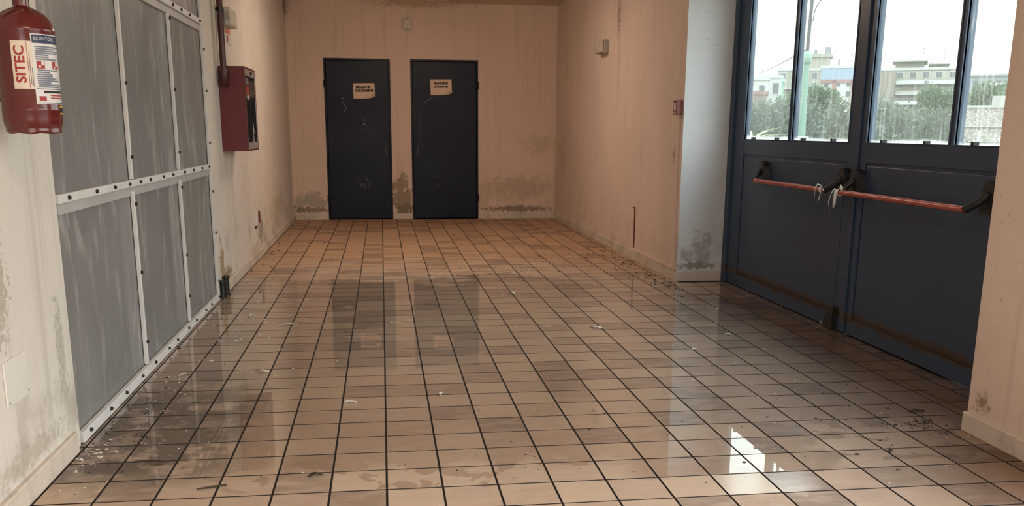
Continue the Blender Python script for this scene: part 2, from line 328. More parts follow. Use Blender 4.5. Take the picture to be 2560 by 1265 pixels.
# ------------------------------------------------------------------ mesh helpers
class MB:
    def __init__(s): s.v = []; s.f = []
    def add(s, vs, fs):
        o = len(s.v); s.v += [tuple(v) for v in vs]; s.f += [tuple(i+o for i in f) for f in fs]; return s
    def box(s, x0, x1, y0, y1, z0, z1):
        return s.add([(x0,y0,z0),(x1,y0,z0),(x1,y1,z0),(x0,y1,z0),(x0,y0,z1),(x1,y0,z1),(x1,y1,z1),(x0,y1,z1)],
                     [(0,3,2,1),(4,5,6,7),(0,1,5,4),(1,2,6,5),(2,3,7,6),(3,0,4,7)])
    def tube(s, pts, rad, n=10, cap=True):
        pts = [Vector(p) for p in pts]; rad = rad if isinstance(rad, (list, tuple)) else [rad]*len(pts)
        o = len(s.v); ref = None
        for i, p in enumerate(pts):
            a = pts[max(i-1, 0)]; b = pts[min(i+1, len(pts)-1)]; d = (b-a).normalized()
            if ref is None: ref = Vector((1, 0, 0)) if abs(d.x) < 0.8 else Vector((0, 0, 1))
            e1 = d.cross(ref).normalized(); e2 = d.cross(e1).normalized(); ref = e1.cross(d).normalized() if False else ref
            for k in range(n):
                q = p + (e1*math.cos(2*PI*k/n) + e2*math.sin(2*PI*k/n))*rad[i]; s.v.append(tuple(q))
        for i in range(len(pts)-1):
            for k in range(n):
                s.f.append((o+i*n+k, o+i*n+(k+1) % n, o+(i+1)*n+(k+1) % n, o+(i+1)*n+k))
        if cap:
            s.f.append(tuple(o+k for k in range(n))); e = o+(len(pts)-1)*n; s.f.append(tuple(e+k for k in range(n-1, -1, -1)))
        return s
    def lathe(s, prof, cx, cy, n=40, wob=None):
        o = len(s.v)
        for j, (r, z) in enumerate(prof):
            for k in range(n):
                a = 2*PI*k/n; zz = z + (wob(j, a) if wob else 0)
                s.v.append((cx+r*math.cos(a), cy+r*math.sin(a), zz))
        for j in range(len(prof)-1):
            for k in range(n): s.f.append((o+j*n+k, o+j*n+(k+1) % n, o+(j+1)*n+(k+1) % n, o+(j+1)*n+k))
        s.f.append(tuple(o+k for k in range(n-1, -1, -1))); e = o+(len(prof)-1)*n; s.f.append(tuple(e+k for k in range(n)))
        return s
    def prism(s, poly, fn0, fn1):
        n = len(poly); a = [fn0(*p) for p in poly]; b = [fn1(*p) for p in poly]
        return s.add(a+b, [tuple(range(n-1, -1, -1)), tuple(range(n, 2*n))]+[(i, (i+1) % n, n+(i+1) % n, n+i) for i in range(n)])
    def build(s, name, mat, parent=None, smooth=False, bevel=0.0, fix=True):
        me = bpy.data.meshes.new(name); me.from_pydata(s.v, [], s.f)
        bm = bmesh.new(); bm.from_mesh(me)
        if fix: bmesh.ops.recalc_face_normals(bm, faces=bm.faces)
        if bevel: bmesh.ops.bevel(bm, geom=list(bm.edges), offset=bevel, segments=2, affect='EDGES', profile=0.5, clamp_overlap=True)
        bm.to_mesh(me); bm.free()
        me.materials.append(MAT[mat] if isinstance(mat, str) else mat)
        if smooth:
            me.polygons.foreach_set('use_smooth', [True]*len(me.polygons))
            try: me.set_sharp_from_angle(angle=math.radians(40))
            except Exception: pass
        return link(name, me, parent)
def link(name, me, parent=None, loc=None):
    o = bpy.data.objects.new(name, me); COL.objects.link(o)
    if parent is not None: o.parent = parent
    if loc is not None: o.location = loc
    return o
def tag(o, label=None, cat=None, group=None, kind=None):
    if label: o['label'] = label
    if cat: o['category'] = cat
    if group: o['group'] = group
    if kind: o['kind'] = kind
    return o
def empty(name, loc=(0, 0, 0), rz=0.0):
    o = bpy.data.objects.new(name, None); COL.objects.link(o); o.location = loc; o.rotation_euler = (0, 0, rz); o.empty_display_size = 0.1
    return o
def box(name, mat, b, parent=None, bevel=0.0): return MB().box(*b).build(name, mat, parent, bevel=bevel)
def text_pts(body, offset=0.0, cuts=0):
    cu = bpy.data.curves.new('lettering', 'FONT'); cu.body = body; cu.offset = offset; cu.resolution_u = 3
    ob = bpy.data.objects.new('lettering', cu); COL.objects.link(ob)
    dg = bpy.context.evaluated_depsgraph_get(); me = bpy.data.meshes.new_from_object(ob.evaluated_get(dg))
    bpy.data.objects.remove(ob); bpy.data.curves.remove(cu)
    if cuts:
        bm = bmesh.new(); bm.from_mesh(me); bmesh.ops.triangulate(bm, faces=bm.faces)
        for _ in range(cuts):
            ed = [e for e in bm.edges if e.calc_length() > 0.12]
            bmesh.ops.subdivide_edges(bm, edges=ed, cuts=1); bmesh.ops.triangulate(bm, faces=bm.faces)
        bm.to_mesh(me); bm.free()
    v = [tuple(q.co) for q in me.vertices]; f = [tuple(p.vertices) for p in me.polygons]; bpy.data.meshes.remove(me)
    x0 = min(q[0] for q in v); x1 = max(q[0] for q in v); y0 = min(q[1] for q in v); y1 = max(q[1] for q in v)
    return [((q[0]-x0)/(x1-x0), (q[1]-y0)/(y1-y0)) for q in v], f

# ================================================================== the room shell
XL, XR, YB, ZC = -1.226, 2.486, 10.32, 2.985
D1, D2, DH = (-0.747, 0.155), (0.432, 1.374), 2.192       # the two back doors
GY0, GY1 = 0.388, 4.49                                    # glazed gate opening in the right wall
PY0, PY1 = 0.635, 3.985                                   # plastic partition opening in the left wall
YR = -9.0
m = MB()
m.box(-5.0, 3.1, YR-0.2, YB+0.3, -0.15, -0.0035)
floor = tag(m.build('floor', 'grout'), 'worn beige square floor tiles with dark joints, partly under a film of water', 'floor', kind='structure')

m = MB()
for b in [(XL-0.3, D1[0], 0, ZC), (D1[1], D2[0], 0, ZC), (D2[1], XR+0.5, 0, ZC), (D1[0], D1[1], DH, ZC), (D2[0], D2[1], DH, ZC)]:
    m.box(b[0], b[1], YB, YB+0.22, b[2]-0.02, b[3]+0.15)
m.box(XL-0.3, XR+0.5, YB+0.24, YB+0.3, -0.14, ZC+0.15)  # backing slab added behind the doors to stop light leaking through gaps
tag(m.build('wall_back', 'wall_back'), 'stained peach back wall with peeling damp plaster around two navy doors', 'wall', kind='structure')

m = MB()
m.box(XL-0.30, XL, YR, PY0, -0.02, ZC+0.15).box(XL-0.30, XL, PY1, YB, -0.02, ZC+0.15).box(XL-0.30, XL, PY0, PY1, 2.72, ZC+0.15)
tag(m.build('wall_left', 'wall_left'), 'pale cream left wall with grime streaks and rust stains', 'wall', kind='structure')

m = MB()
m.box(XR, XR+0.52, GY1, YB, -0.02, ZC+0.15).box(XR, XR+0.52, -0.62, GY0, -0.02, ZC+0.15)
m.box(XR, XR+0.52, GY0, GY1, 2.70, ZC+0.15).box(XR, XR+0.52, -4.8, -0.62, 2.70, ZC+0.15).box(XR, XR+0.52, YR, -4.8, -0.02, ZC+0.15)
tag(m.build('wall_right', 'wall_right'), 'pinkish beige right wall with deep bay for the blue glazed doors', 'wall', kind='structure')

tag(MB().box(XR+0.0005, 2.879, GY1-0.003, GY1+0.002, 0.0, 2.70).build('wall_reveal', 'reveal'), 'side of the bay next to the glazed doors, daylight painted into its pale tint', 'wall', kind='structure')

m = MB()
m.box(XL-0.3, XL+0.2, YR-0.2, YR, -0.02, ZC+0.15).box(XR-0.2, XR+0.5, YR-0.2, YR, -0.02, ZC+0.15).box(XL+0.2, XR-0.2, YR-0.2, YR, 2.70, ZC+0.15)
tag(m.build('wall_front', 'wall_right'), 'entrance wall behind the viewpoint with a wide opening', 'wall', kind='structure')

m = MB().box(XL-0.3, XR+0.6, YR-0.2, YB+0.3, ZC, ZC+0.2)
m.add([(0.985, YB-0.9, ZC-0.05), (XR, YB-0.9, ZC-0.05), (XR, YB, ZC-0.05), (0.975, YB, ZC-0.05), (0.96, YB-0.9, ZC), (XR, YB-0.9, ZC), (XR, YB, ZC), (0.95, YB, ZC)],
      [(0,3,2,1),(4,5,6,7),(0,1,5,4),(1,2,6,5),(2,3,7,6),(3,0,4,7)])
tag(m.build('ceiling', 'ceiling'), 'flaking cream ceiling above the back wall', 'ceiling', kind='structure')

# warm fill lamps added overhead, out of view, to brighten the hall
def lamp_mat():
    t = NT('fill_lamp_glow'); e = t.n('ShaderNodeEmission'); e.inputs[0].default_value = (1.0, 0.76, 0.58, 1); e.inputs[1].default_value = LAMP
    return t.done(e.outputs[0])
LAMP = 48.0
MAT['lamp'] = lamp_mat()
MAT['lamp_body'] = simple('lamp_white_metal', (0.7, 0.7, 0.68), 0.4)
for ly, lx, lab in ((6.7, 0.45, 'added white fill lamp with opal cover nearest the back wall'), (-2.6, 0.45, 'added white fill lamp with opal cover near the entrance')):
    lm = empty('fill_lamp', (lx, ly, ZC)); tag(lm, lab, 'ceiling lamp', 'added fill lamps')
    MB().box(-0.64, 0.64, -0.10, 0.10, -0.035, 0.0).build('lamp_body', 'lamp_body', lm, bevel=0.006)
    MB().box(-0.60, 0.60, -0.075, 0.075, -0.075, -0.0355).build('diffuser', 'lamp', lm)

# dim room behind the plastic partition
m = MB()
m.box(-4.4, -4.3, PY0-0.3, PY1+0.3, -0.02, 2.9).box(-4.4, XL-0.3, PY0-0.4, PY0-0.3, -0.02, 2.9).box(-4.4, XL-0.3, PY1+0.3, PY1+0.4, -0.02, 2.9).box(-4.4, XL-0.3, PY0-0.4, PY1+0.4, 2.8, 2.95)
tag(m.build('wall_recess', 'recess'), 'bare grey walls of the room behind the plastic sheets', 'wall', kind='structure')

# ------------------------------------------------------------------ floor tiles
P = 0.2; J = 0.0062; HJ = J/2
rng = random.Random(4)
def tile_mesh(w, d):
    b = 0.0010; h = 0.0035
    x0, y0 = -w/2, -d/2
    v = [(x0, y0, -h), (-x0, y0, -h), (-x0, -y0, -h), (x0, -y0, -h), (x0, y0, -b), (-x0, y0, -b), (-x0, -y0, -b), (x0, -y0, -b),
         (x0+b, y0+b, 0), (-x0-b, y0+b, 0), (-x0-b, -y0-b, 0), (x0+b, -y0-b, 0)]
    f = [(0,1,5,4),(1,2,6,5),(2,3,7,6),(3,0,4,7),(4,5,9,8),(5,6,10,9),(6,7,11,10),(7,4,8,11),(8,9,10,11)]
    return v, f
rest_v, rest_f = [], []
def side_dark(me, per):                                   # grout smeared up the edges of each tile
    me.materials.append(MAT['tile']); me.materials.append(MAT['grout'])
    me.polygons.foreach_set('material_index', [0 if i % per == per-1 else 1 for i in range(len(me.polygons))])
cache = {}
def tile_data(w, d):
    k = (round(w, 4), round(d, 4))
    if k not in cache:
        v, f = tile_mesh(*k); me = bpy.data.meshes.new('tile'); me.from_pydata(v, [], f); side_dark(me, 9); cache[k] = me
    return cache[k]
count = 0
def col_edges(i, j):
    y = (j+0.5)*P
    xmax = 2.90 if (GY0 < y < GY1) else XR
    a = max(i*P, XL)+(HJ if i*P > XL else 0.001); b = min((i+1)*P, xmax)-(HJ if (i+1)*P < xmax else 0.001)
    return a, b
for j in range(-46, 52):
    for i in range(-7, 15):
        a, b = col_edges(i, j)
        if b-a < 0.012: continue
        c = j*P+HJ; d = min((j+1)*P, YB)-HJ
        if d-c < 0.012: continue
        if -2 <= j <= 12 and count < 300 and (j+0.5)*P > -0.32:
            o = link('tile', tile_data(b-a, d-c), floor, ((a+b)/2, (c+d)/2, 0.0))
            o.rotation_euler = (math.radians(rng.gauss(0, 0.03)), math.radians(rng.gauss(0, 0.03)), 0)
            o.location.z = rng.uniform(-0.0002, 0.0002)
            count += 1
        else:
            v, f = tile_mesh(b-a, d-c); n0 = len(rest_v)
            rest_v += [(p[0]+(a+b)/2, p[1]+(c+d)/2, p[2]) for p in v]; rest_f += [tuple(q+n0 for q in g) for g in f]
me = bpy.data.meshes.new('floor_tiles'); me.from_pydata(rest_v, [], rest_f); side_dark(me, 9)
tag(link('floor_tiles', me, floor), 'small beige tiles of the farther floor', kind='stuff')

# ------------------------------------------------------------------ skirting
def skirting(name, label, runs, h=0.082, th=0.012):
    root = empty(name); tag(root, label, 'skirting', kind='structure')
    r = random.Random(7)
    for (x0, y0, x1, y1, nx, ny) in runs:
        L = math.hypot(x1-x0, y1-y0); n = max(1, round(L/0.33)); dx, dy = (x1-x0)/L, (y1-y0)/L
        for k in range(n):
            a = k*L/n+0.0015; b = (k+1)*L/n-0.0015; t2 = th+r.uniform(-0.001, 0.002); hh = h+r.uniform(-0.002, 0.002)
            poly = [(0, 0), (t2, 0), (t2, hh-0.006), (t2-0.005, hh), (0, hh)]
            MB().prism(poly, lambda q, z: (x0+dx*a+nx*q, y0+dy*a+ny*q, z+0.0005), lambda q, z: (x0+dx*b+nx*q, y0+dy*b+ny*q, z+0.0005)).build('skirting_tile', 'skirting', root)
    return root
skirting('baseboard_back', 'peach ceramic skirting below the peeling back wall', [(XL, YB, D1[0]-0.01, YB, 0, -1), (D1[1]+0.01, YB, D2[0]-0.01, YB, 0, -1), (D2[1]+0.01, YB, XR, YB, 0, -1)])
skirting('baseboard_left', 'grey-white ceramic skirting along the left wall', [(XL, -1.0, XL, 0.55, 1, 0), (XL, 4.28, XL, YB-0.013, 1, 0)], th=0.022)
skirting('baseboard_right', 'beige ceramic skirting of the right wall and pillar', [(XR, GY1, XR, YB-0.013, -1, 0), (XR-0.012, GY1, 2.87, GY1, 0, -1), (XR, -0.62, XR, GY0+0.012, -1, 0)])

# ================================================================== the two navy doors
def mark_strokes(strokes, y, w=0.006):
    m = MB()
    for (x, z, dx, dz) in strokes:
        n = Vector((-dz, 0, dx)); n = n.normalized()*w/2
        m.add([(x+n.x, y, z+n.z), (x-n.x, y, z-n.z), (x+dx-n.x*0.5, y, z+dz-n.z*0.5), (x+dx+n.x*0.5, y, z+dz+n.z*0.5)], [(0, 1, 2, 3)])
    return m
def navy_door(name, label, x0, x1, handle_side):
    root = empty(name, (0, 0, 0)); tag(root, label, 'door', kind='structure')
    m = MB().box(x0, x0+0.025, YB-0.004, YB+0.1, 0, DH).box(x1-0.025, x1, YB-0.004, YB+0.1, 0, DH).box(x0+0.025, x1-0.025, YB-0.004, YB+0.1, DH-0.025, DH)
    m.build('door_frame', 'door_navy', root)
    leaf = box('door_leaf', 'door_navy', (x0+0.029, x1-0.029, YB+0.012, YB+0.055, 0.012, DH-0.029), root, bevel=0.003)
    hx = x1-0.085 if handle_side > 0 else x0+0.085
    h = MB().box(hx-0.016, hx+0.016, YB+0.007, YB+0.012, 0.90, 1.02).tube([(hx, YB+0.008, 0.985), (hx, YB-0.004, 0.985), (hx, YB-0.012, 0.985), (hx, YB-0.022, 0.985)], [0.008, 0.008, 0.019, 0.014], 12)
    h.build('door_handle', 'black', root, smooth=True)
    for hz in (0.3, 1.85): MB().tube([((x0 if handle_side > 0 else x1), YB-0.008, hz-0.05), ((x0 if handle_side > 0 else x1), YB-0.008, hz+0.05)], 0.008, 8).build('hinge', 'door_navy', root)
    return root
d1 = navy_door('door_1', 'navy blue flush door with the men’s toilet paper notice'.replace('’', "'"), *D1, 1)
d2 = navy_door('door_2', 'navy blue flush door with the women\'s toilet paper notice', *D2, -1)
r = random.Random(3); st = []
for k in range(16): st.append((-0.50+r.uniform(-.02, .03)+k*0.0015, 1.68-k*0.012+r.uniform(-.01, .01), r.uniform(-.012, .012), -0.012))
for k in range(14): st.append((-0.245+k*0.006+r.uniform(-.02, .02), 1.38-k*0.012+r.uniform(-.02, .02), r.uniform(-.01, .02), r.uniform(-.02, -.005)))
for k in range(26): st.append((-0.34+r.uniform(0, .19), 0.43+r.uniform(0, .16), r.uniform(.004, .022), r.uniform(-.008, .008)))
tag(mark_strokes(st, YB+0.0113).build('scuff_marks', 'scuff', d1, fix=False), 'pale scratches and scuffs', kind='stuff')
st = []
for k in range(10): st.append((0.60+k*0.018, 1.60+0.012*k+r.uniform(-.004, .004), 0.018, 0.010))
for k in range(12): st.append((0.545+r.uniform(-.006, .006), 1.52-k*0.035, r.uniform(-.006, .006), -0.02))
for k in range(3): st.append((0.72+r.uniform(0, .5), 0.45+r.uniform(0, .3), r.uniform(.02, .07), r.uniform(-.006, .006)))
tag(mark_strokes(st, YB+0.0113, 0.004).build('scuff_marks', 'scuff', d2, fix=False), 'faint scratches', kind='stuff')

def notice(name, label, x0, x1, z0, z1, lines, tilt):
    root = empty(name, ((x0+x1)/2, YB+0.0105, (z0+z1)/2)); tag(root, label, 'paper sign', 'paper toilet notices')
    root.rotation_euler = (0, tilt, 0)
    w, h = x1-x0, z1-z0; nu, nv = 12, 8; vs, fs = [], []
    for b in range(nv+1):
        for a in range(nu+1):
            u, v = a/nu, b/nv
            curl = max(0, (u-0.62)+(0.45-v)-0.25)**2*0.35
            cut = -0.012*max(0, (u-0.80)*5)*(1 if b == 0 else 0)
            vs.append(((u-0.5)*w+cut, -0.001-curl-0.002*math.sin(u*7+v*3)**2, (v-0.5)*h-cut))
    for b in range(nv):
        for a in range(nu): i = b*(nu+1)+a; fs.append((i, i+1, i+nu+2, i+nu+1))
    MB().add(vs, fs).build('paper', 'paper', root, smooth=True, fix=False)
    for (txt, u0, u1, va, vb) in lines:
        p, f = text_pts(txt, 0.055)
        MB().add([((u0+(u1-u0)*q[0]-0.5)*w, -0.0045, (0.5-(vb+(va-vb)*q[1]))*h) for q in p], f).build('lettering', 'ink', root, fix=False)
    return root
notice('paper_notice', 'cream paper notice reading BAGNI UOMINI on navy door', -0.354, -0.060, 1.662, 1.866,
       [('BAGNI', 0.13, 0.79, 0.16, 0.34), ('UOMINI', 0.10, 0.92, 0.40, 0.57)], -0.02)
notice('paper_notice', 'cream paper notice reading BAGNI DONNE on navy door', 0.710, 1.004, 1.722, 1.930,
       [('BAGNI', 0.19, 0.82, 0.17, 0.33), ('DONNE', 0.15, 0.82, 0.40, 0.55)], -0.015)

# siren on the back wall
s = empty('wall_siren', (0.40, YB, 2.65)); tag(s, 'small beige alarm sounder high between the two navy doors', 'alarm')
MB().box(-0.062, 0.062, -0.055, 0, -0.075, 0.075).build('housing', 'white_plastic', s, bevel=0.012)
MB().tube([(0, -0.055, 0.015), (0, -0.075, 0.012)], [0.048, 0.04], 20).build('strobe_lens', 'white_plastic', s, smooth=True)
MB().box(-0.04, 0.04, -0.058, -0.054, -0.062, -0.05).build('grille', 'grey_plastic', s)

# ================================================================== the blue glazed gate
GX = 2.90
gate = empty('door_3', (0, 0, 0)); tag(gate, 'wide blue steel double doors with glazed tops and lower panels', 'door', kind='structure')
GT = 2.62; SILL = 1.188
MB().box(GX-0.02, GX+0.07, GY1-0.075, GY1+0.0, 0.0, 2.70).box(GX-0.02, GX+0.07, GY0, GY0+0.075, 0.0, 2.70).box(GX-0.02, GX+0.07, GY0+0.075, GY1-0.075, GT+0.02, 2.70).build('door_frame', 'gate_blue', gate, bevel=0.004)
def gate_leaf(ya, yb, panes, name, gap):
    # ya > yb ; stiles, rails, mullion, lower sheet
    lf = empty(name); lf.parent = gate
    m = MB()
    p = sorted(panes, reverse=True)
    m.box(GX, GX+0.05, p[0][0], ya, gap, GT); m.box(GX, GX+0.05, yb, p[-1][1], gap, GT)
    m.box(GX, GX+0.05, p[1][0], p[0][1], SILL, GT)
    m.box(GX, GX+0.05, p[-1][1], p[0][0], GT-0.09, GT).box(GX, GX+0.05, p[-1][1], p[0][0], SILL-0.115, SILL).box(GX, GX+0.05, p[-1][1], p[0][0], gap, 0.105)
    m.build('leaf_frame', 'gate_blue', lf, bevel=0.003)
    MB().box(GX+0.014, GX+0.04, p[-1][1]+0.001, p[0][0]-0.001, 0.106, SILL-0.116).build('lower_panel', 'gate_blue', lf)
    MB().box(GX+0.004, GX+0.02, p[-1][1]+0.018, p[0][0]-0.018, 0.124, SILL-0.134).build('raised_field', 'gate_blue', lf, bevel=0.004)
    for (a, b) in p:
        MB().box(GX+0.02, GX+0.026, b, a, SILL, GT-0.09).build('pane', 'glass', lf)
        m = MB()
        for q in (b-0.012, a): m.box(GX-0.004, GX+0.012, q, q+0.012, SILL, GT-0.09)
        m.box(GX-0.004, GX+0.018, b, a, SILL, SILL+0.006).build('glazing_bead', 'gate_blue', lf)
        for fr in (0.22, 0.75):
            y = a+(b-a)*fr; MB().box(GX-0.010, GX+0.02, y-0.012, y+0.012, SILL+0.004, SILL+0.022).build('bead_clip', 'screw', lf)
    return lf
gate_leaf(4.408, 2.335, [(4.190, 3.350), (3.300, 2.460)], 'door_leaf', 0.004)
gate_leaf(2.315, 0.470, [(2.230, 1.392), (1.344, 0.600)], 'door_leaf', 0.007)
box('light_stop_strip', 'concrete', (GX+0.055, GX+0.16, 1.22, GY1-0.01, -0.02, 0.012), gate)  # added strip outside, stops light under the leaves except at the near end
MB().box(GX-0.014, GX+0.0, 2.300, 2.362, 0.01, GT).build('meeting_stile', 'gate_blue', gate, bevel=0.003)
MB().prism([(2.42, 0.0), (2.56, 0.0), (2.50, 0.10), (2.46, 0.15), (2.42, 0.15)], lambda y, z: (GX-0.03, y, z+0.004), lambda y, z: (GX+0.0, y, z+0.004)).build('floor_bolt_cover', 'black', gate)
MB().box(GX-0.002, GX, 2.58, 2.64, 0.004, 0.02).build('strike_plate', 'silver', gate)

def panic_bar(label, ya, yb, ends):
    root = empty('panic_bar', (2.79, (ya+yb)/2, 0.89)); tag(root, label, 'panic bar', 'panic bars on the blue doors')
    def L(x, y, z): return (x-2.79, y-(ya+yb)/2, z-0.89)
    MB().tube([L(2.79, ya, 0.893), L(2.79, yb, 0.893)], 0.0165, 14).build('push_bar', 'bar_red', root, smooth=True)
    for (yb_, yh) in ends:
        sgn = 1 if yh > yb_ else -1
        poly = []
        for k in range(13):
            a = PI*k/12; poly.append((yh+0.045*math.cos(a), 0.985+0.05*math.sin(a)))
        poly += [(yh-0.062, 0.90), (yh-0.055, 0.875), (yh+0.055, 0.875), (yh+0.062, 0.90)]
        poly = [(y, z) for (y, z) in poly]
        MB().prism(poly, lambda y, z: L(2.852, y, z), lambda y, z: L(2.906, y+(y-yh)*0.15, z)).build('end_housing', 'black', root, smooth=True)
        MB().tube([L(2.855, yh, 0.968), L(2.825, yh-sgn*0.012, 0.935), L(2.79, yb_+sgn*0.008, 0.893)], [0.022, 0.019, 0.020], 10).build('lever_arm', 'black', root, smooth=True)
    return root
panic_bar('red push bar below the two panes beside the bay wall', 3.646, 2.512, [(3.646, 3.70), (2.512, 2.425)])
panic_bar('red push bar running toward the near pillar', 2.294, 1.037, [(2.294, 2.262), (1.037, 0.955)])

def ribbon(m, pts, w, wd):
    o = len(m.v)
    for i, (p, ww) in enumerate(zip(pts, w)):
        p = Vector(p); d = Vector(wd[i] if isinstance(wd, list) else wd)
        m.v += [tuple(p-d*ww), tuple(p+d*ww)]
    for i in range(len(pts)-1): m.f.append((o+2*i, o+2*i+1, o+2*i+3, o+2*i+2))
    return m
def solid(o, th=0.0015):
    k = o.modifiers.new('thickness', 'SOLIDIFY'); k.thickness = th; return o
t1 = empty('cloth_tie', (2.79, 2.54, 0.9)); tag(t1, 'thin white ribbon knotted round the end of a red push bar', 'ribbon')
def strip(parent, name, pts, ws, wd):
    return solid(ribbon(MB(), pts, ws, wd).build(name, 'cloth', parent, smooth=True, fix=False))
strip(t1, 'ribbon_loop', [(-0.03, 0.03, -0.05), (-0.035, 0.02, 0.0), (-0.03, 0.0, 0.03), (-0.02, -0.025, 0.02), (-0.03, -0.045, -0.02), (-0.035, -0.04, -0.06), (-0.03, -0.015, -0.085)],
      [0.012, 0.012, 0.008, 0.007, 0.008, 0.008, 0.004], [(0.3, 0.8, 0.3)]*3+[(0.2, 0.6, 0.7)]+[(0.2, 0.9, 0.1)]*3)
strip(t1, 'ribbon_end', [(-0.03, -0.05, 0.03), (-0.035, -0.075, 0.005), (-0.03, -0.095, -0.01)], [0.004, 0.009, 0.005], (0.2, 0.6, 0.7))
strip(t1, 'ribbon_wrap', [(0.02*math.cos(a), 0.0, -0.007+0.02*math.sin(a)) for a in [k*PI/6 for k in range(13)]], [0.012]*13, (0, 1, 0))
t2 = empty('cloth_tie', (2.79, 2.32, 0.88)); tag(t2, 'crumpled white rag hanging where the two red push bars meet', 'rag')
strip(t2, 'rag_tail', [(-0.02, 0.01, 0.035), (-0.035, 0.025, 0.0), (-0.04, 0.03, -0.05), (-0.035, 0.02, -0.10)], [0.012, 0.03, 0.036, 0.008], [(0.35, 0.85, 0.2), (0.45, 0.85, 0.1), (0.55, 0.8, 0.0), (0.3, 0.9, 0.1)])
strip(t2, 'rag_tail', [(-0.02, -0.005, 0.03), (-0.03, -0.02, -0.01), (-0.032, -0.022, -0.055), (-0.03, -0.01, -0.085)], [0.008, 0.014, 0.013, 0.004], (-0.3, 0.85, 0.1))
strip(t2, 'rag_knot', [(-0.01, -0.03, 0.025), (-0.02, -0.06, 0.05), (-0.015, -0.085, 0.035), (-0.01, -0.07, 0.015)], [0.008, 0.015, 0.014, 0.006], (0.3, 0.3, 0.85))
strip(t2, 'rag_wrap', [(0.022*math.cos(a), -0.02, 0.012+0.022*math.sin(a)) for a in [k*PI/6 for k in range(13)]], [0.014]*13, (0, 1, 0))

# ================================================================== plastic partition
part = empty('plastic_partition', (XL, PY0, 0)); tag(part, 'white batten frame covered with hazy grey plastic sheeting in the left wall', 'partition')
def LP(b): return (b[0]-XL, b[1]-XL, b[2]-PY0, b[3]-PY0, b[4], b[5])
Xp = XL-0.012
VY = [PY0+0.0, 1.772, 2.900, 3.970]; HZ = [0.0, 0.975, 1.965, 2.72]
rs = random.Random(12)
def batten(b, screws, name='batten'):
    o = MB().box(*LP(b)).build(name, 'batten', part, bevel=0.002)
    for (y, z) in screws:
        MB().tube([(b[1]-XL-0.001, y-PY0, z), (b[1]-XL+0.010, y-PY0, z)], [0.0095, 0.007], 10).build('screw', 'screw', o)
    return o
XF = XL+0.006
for yc, w in ((1.772, 0.024), (2.900, 0.022)):
    for za, zb in ((0.055, 0.945), (1.005, 1.935), (2.0, 2.70)):
        zs = [za+0.12+(zb-za-0.2)*k/2+rs.uniform(-.05, .05) for k in range(3)]
        batten((Xp, XF, yc-w/2+rs.uniform(-.003, .003), yc+w/2+rs.uniform(-.003, .003), za, zb), [(yc, z) for z in zs])
batten((Xp, XF, 3.955, 3.983, 0.0, 2.70), [(3.972, 0.18+0.33*k+rs.uniform(-.05, .05)) for k in range(8)], 'end_batten')
for zc, h in ((0.975, 0.034), (1.968, 0.034)):
    ys = [0.78, 1.10, 1.42, 1.68, 1.88, 2.10, 2.42, 2.70, 2.98, 3.25, 3.55, 3.85]
    batten((Xp, XF+0.004, 0.650, 3.953, zc-h/2+0.01, zc+h/2+0.01), [(y+rs.uniform(-.04, .04), zc+0.01) for y in ys], 'cross_batten')
    MB().box(*LP((Xp-0.008, XF-0.010, 0.66, 3.952, zc-0.052, zc-0.008))).build('frame_rail', 'batten_dull', part)
batten((Xp, XF+0.006, 0.650, 3.953, 0.004, 0.050), [(0.74+0.29*k+rs.uniform(-.05, .05), 0.034) for k in range(12)], 'bottom_batten')
for yc in (1.772, 2.900): MB().box(*LP((Xp-0.06, Xp-0.012, yc-0.025, yc+0.025, 0.05, 2.70))).build('frame_stud', 'batten', part)
MB().box(*LP((Xp-0.06, Xp-0.012, 0.64, 0.66, 0.0, 2.70))).build('frame_stud', 'batten', part)
def sheet(y0, y1, z0, z1, seed):
    r = random.Random(seed); nu, nv = 26, 22; vs, fs = [], []
    ph = [r.uniform(0, 6.3) for _ in range(6)]; k1, k2 = r.uniform(5, 9), r.uniform(11, 17)
    for b in range(nv+1):
        for a in range(nu+1):
            u, v = a/nu, b/nv; env = (min(u, 1-u)*5 if min(u, 1-u) < 0.2 else 1)*(min(v, 1-v)*5 if min(v, 1-v) < 0.2 else 1)
            d = 0.006*math.sin(k1*u+2.2*math.sin(v*3+ph[0])+ph[1])+0.0035*math.sin(k2*u+3*v+ph[2])+0.003*math.sin(5*v+ph[3]+3*u)
            vs.append((Xp-XL-0.004+d*env*0.8-0.004*env, y0+(y1-y0)*u-PY0, z0+(z1-z0)*v))
    for b in range(nv):
        for a in range(nu): i = b*(nu+1)+a; fs.append((i, i+1, i+nu+2, i+nu+1))
    MB().add(vs, fs).build('plastic_sheet', 'sheet', part, smooth=True, fix=False)
for a in range(3):
    for b in range(3): sheet(VY[a]+0.002, VY[a+1]-0.002, HZ[b]+0.002, HZ[b+1]-0.002, a*7+b)

# ================================================================== left wall fittings
# hydrant cabinet
CY0, CY1, CX, CZ0, CZ1 = 4.57, 5.19, -1.026, 1.077, 1.723
cab = empty('hydrant_cabinet', (XL, CY0, CZ0)); tag(cab, 'red steel fire hose cabinet with dark window under the oxblood pipe', 'fire cabinet')
def LC(b): return (b[0]-XL, b[1]-XL, b[2]-CY0, b[3]-CY0, b[4]-CZ0, b[5]-CZ0)
MB().box(*LC((XL+0.001, CX-0.012, CY0, CY1, CZ0, CZ1))).build('body', 'cab_red', cab, bevel=0.003)
m = MB()
for b in [(CY0, CY0+0.018, CZ0, CZ1), (CY1-0.02, CY1, CZ0, CZ1), (CY0+0.018, CY1-0.02, CZ0, CZ0+0.014), (CY0+0.018, CY1-0.02, CZ1-0.014, CZ1)]: m.box(*LC((CX-0.012, CX, b[0], b[1], b[2], b[3])))
door = m.build('door_rim', 'cab_red', cab)
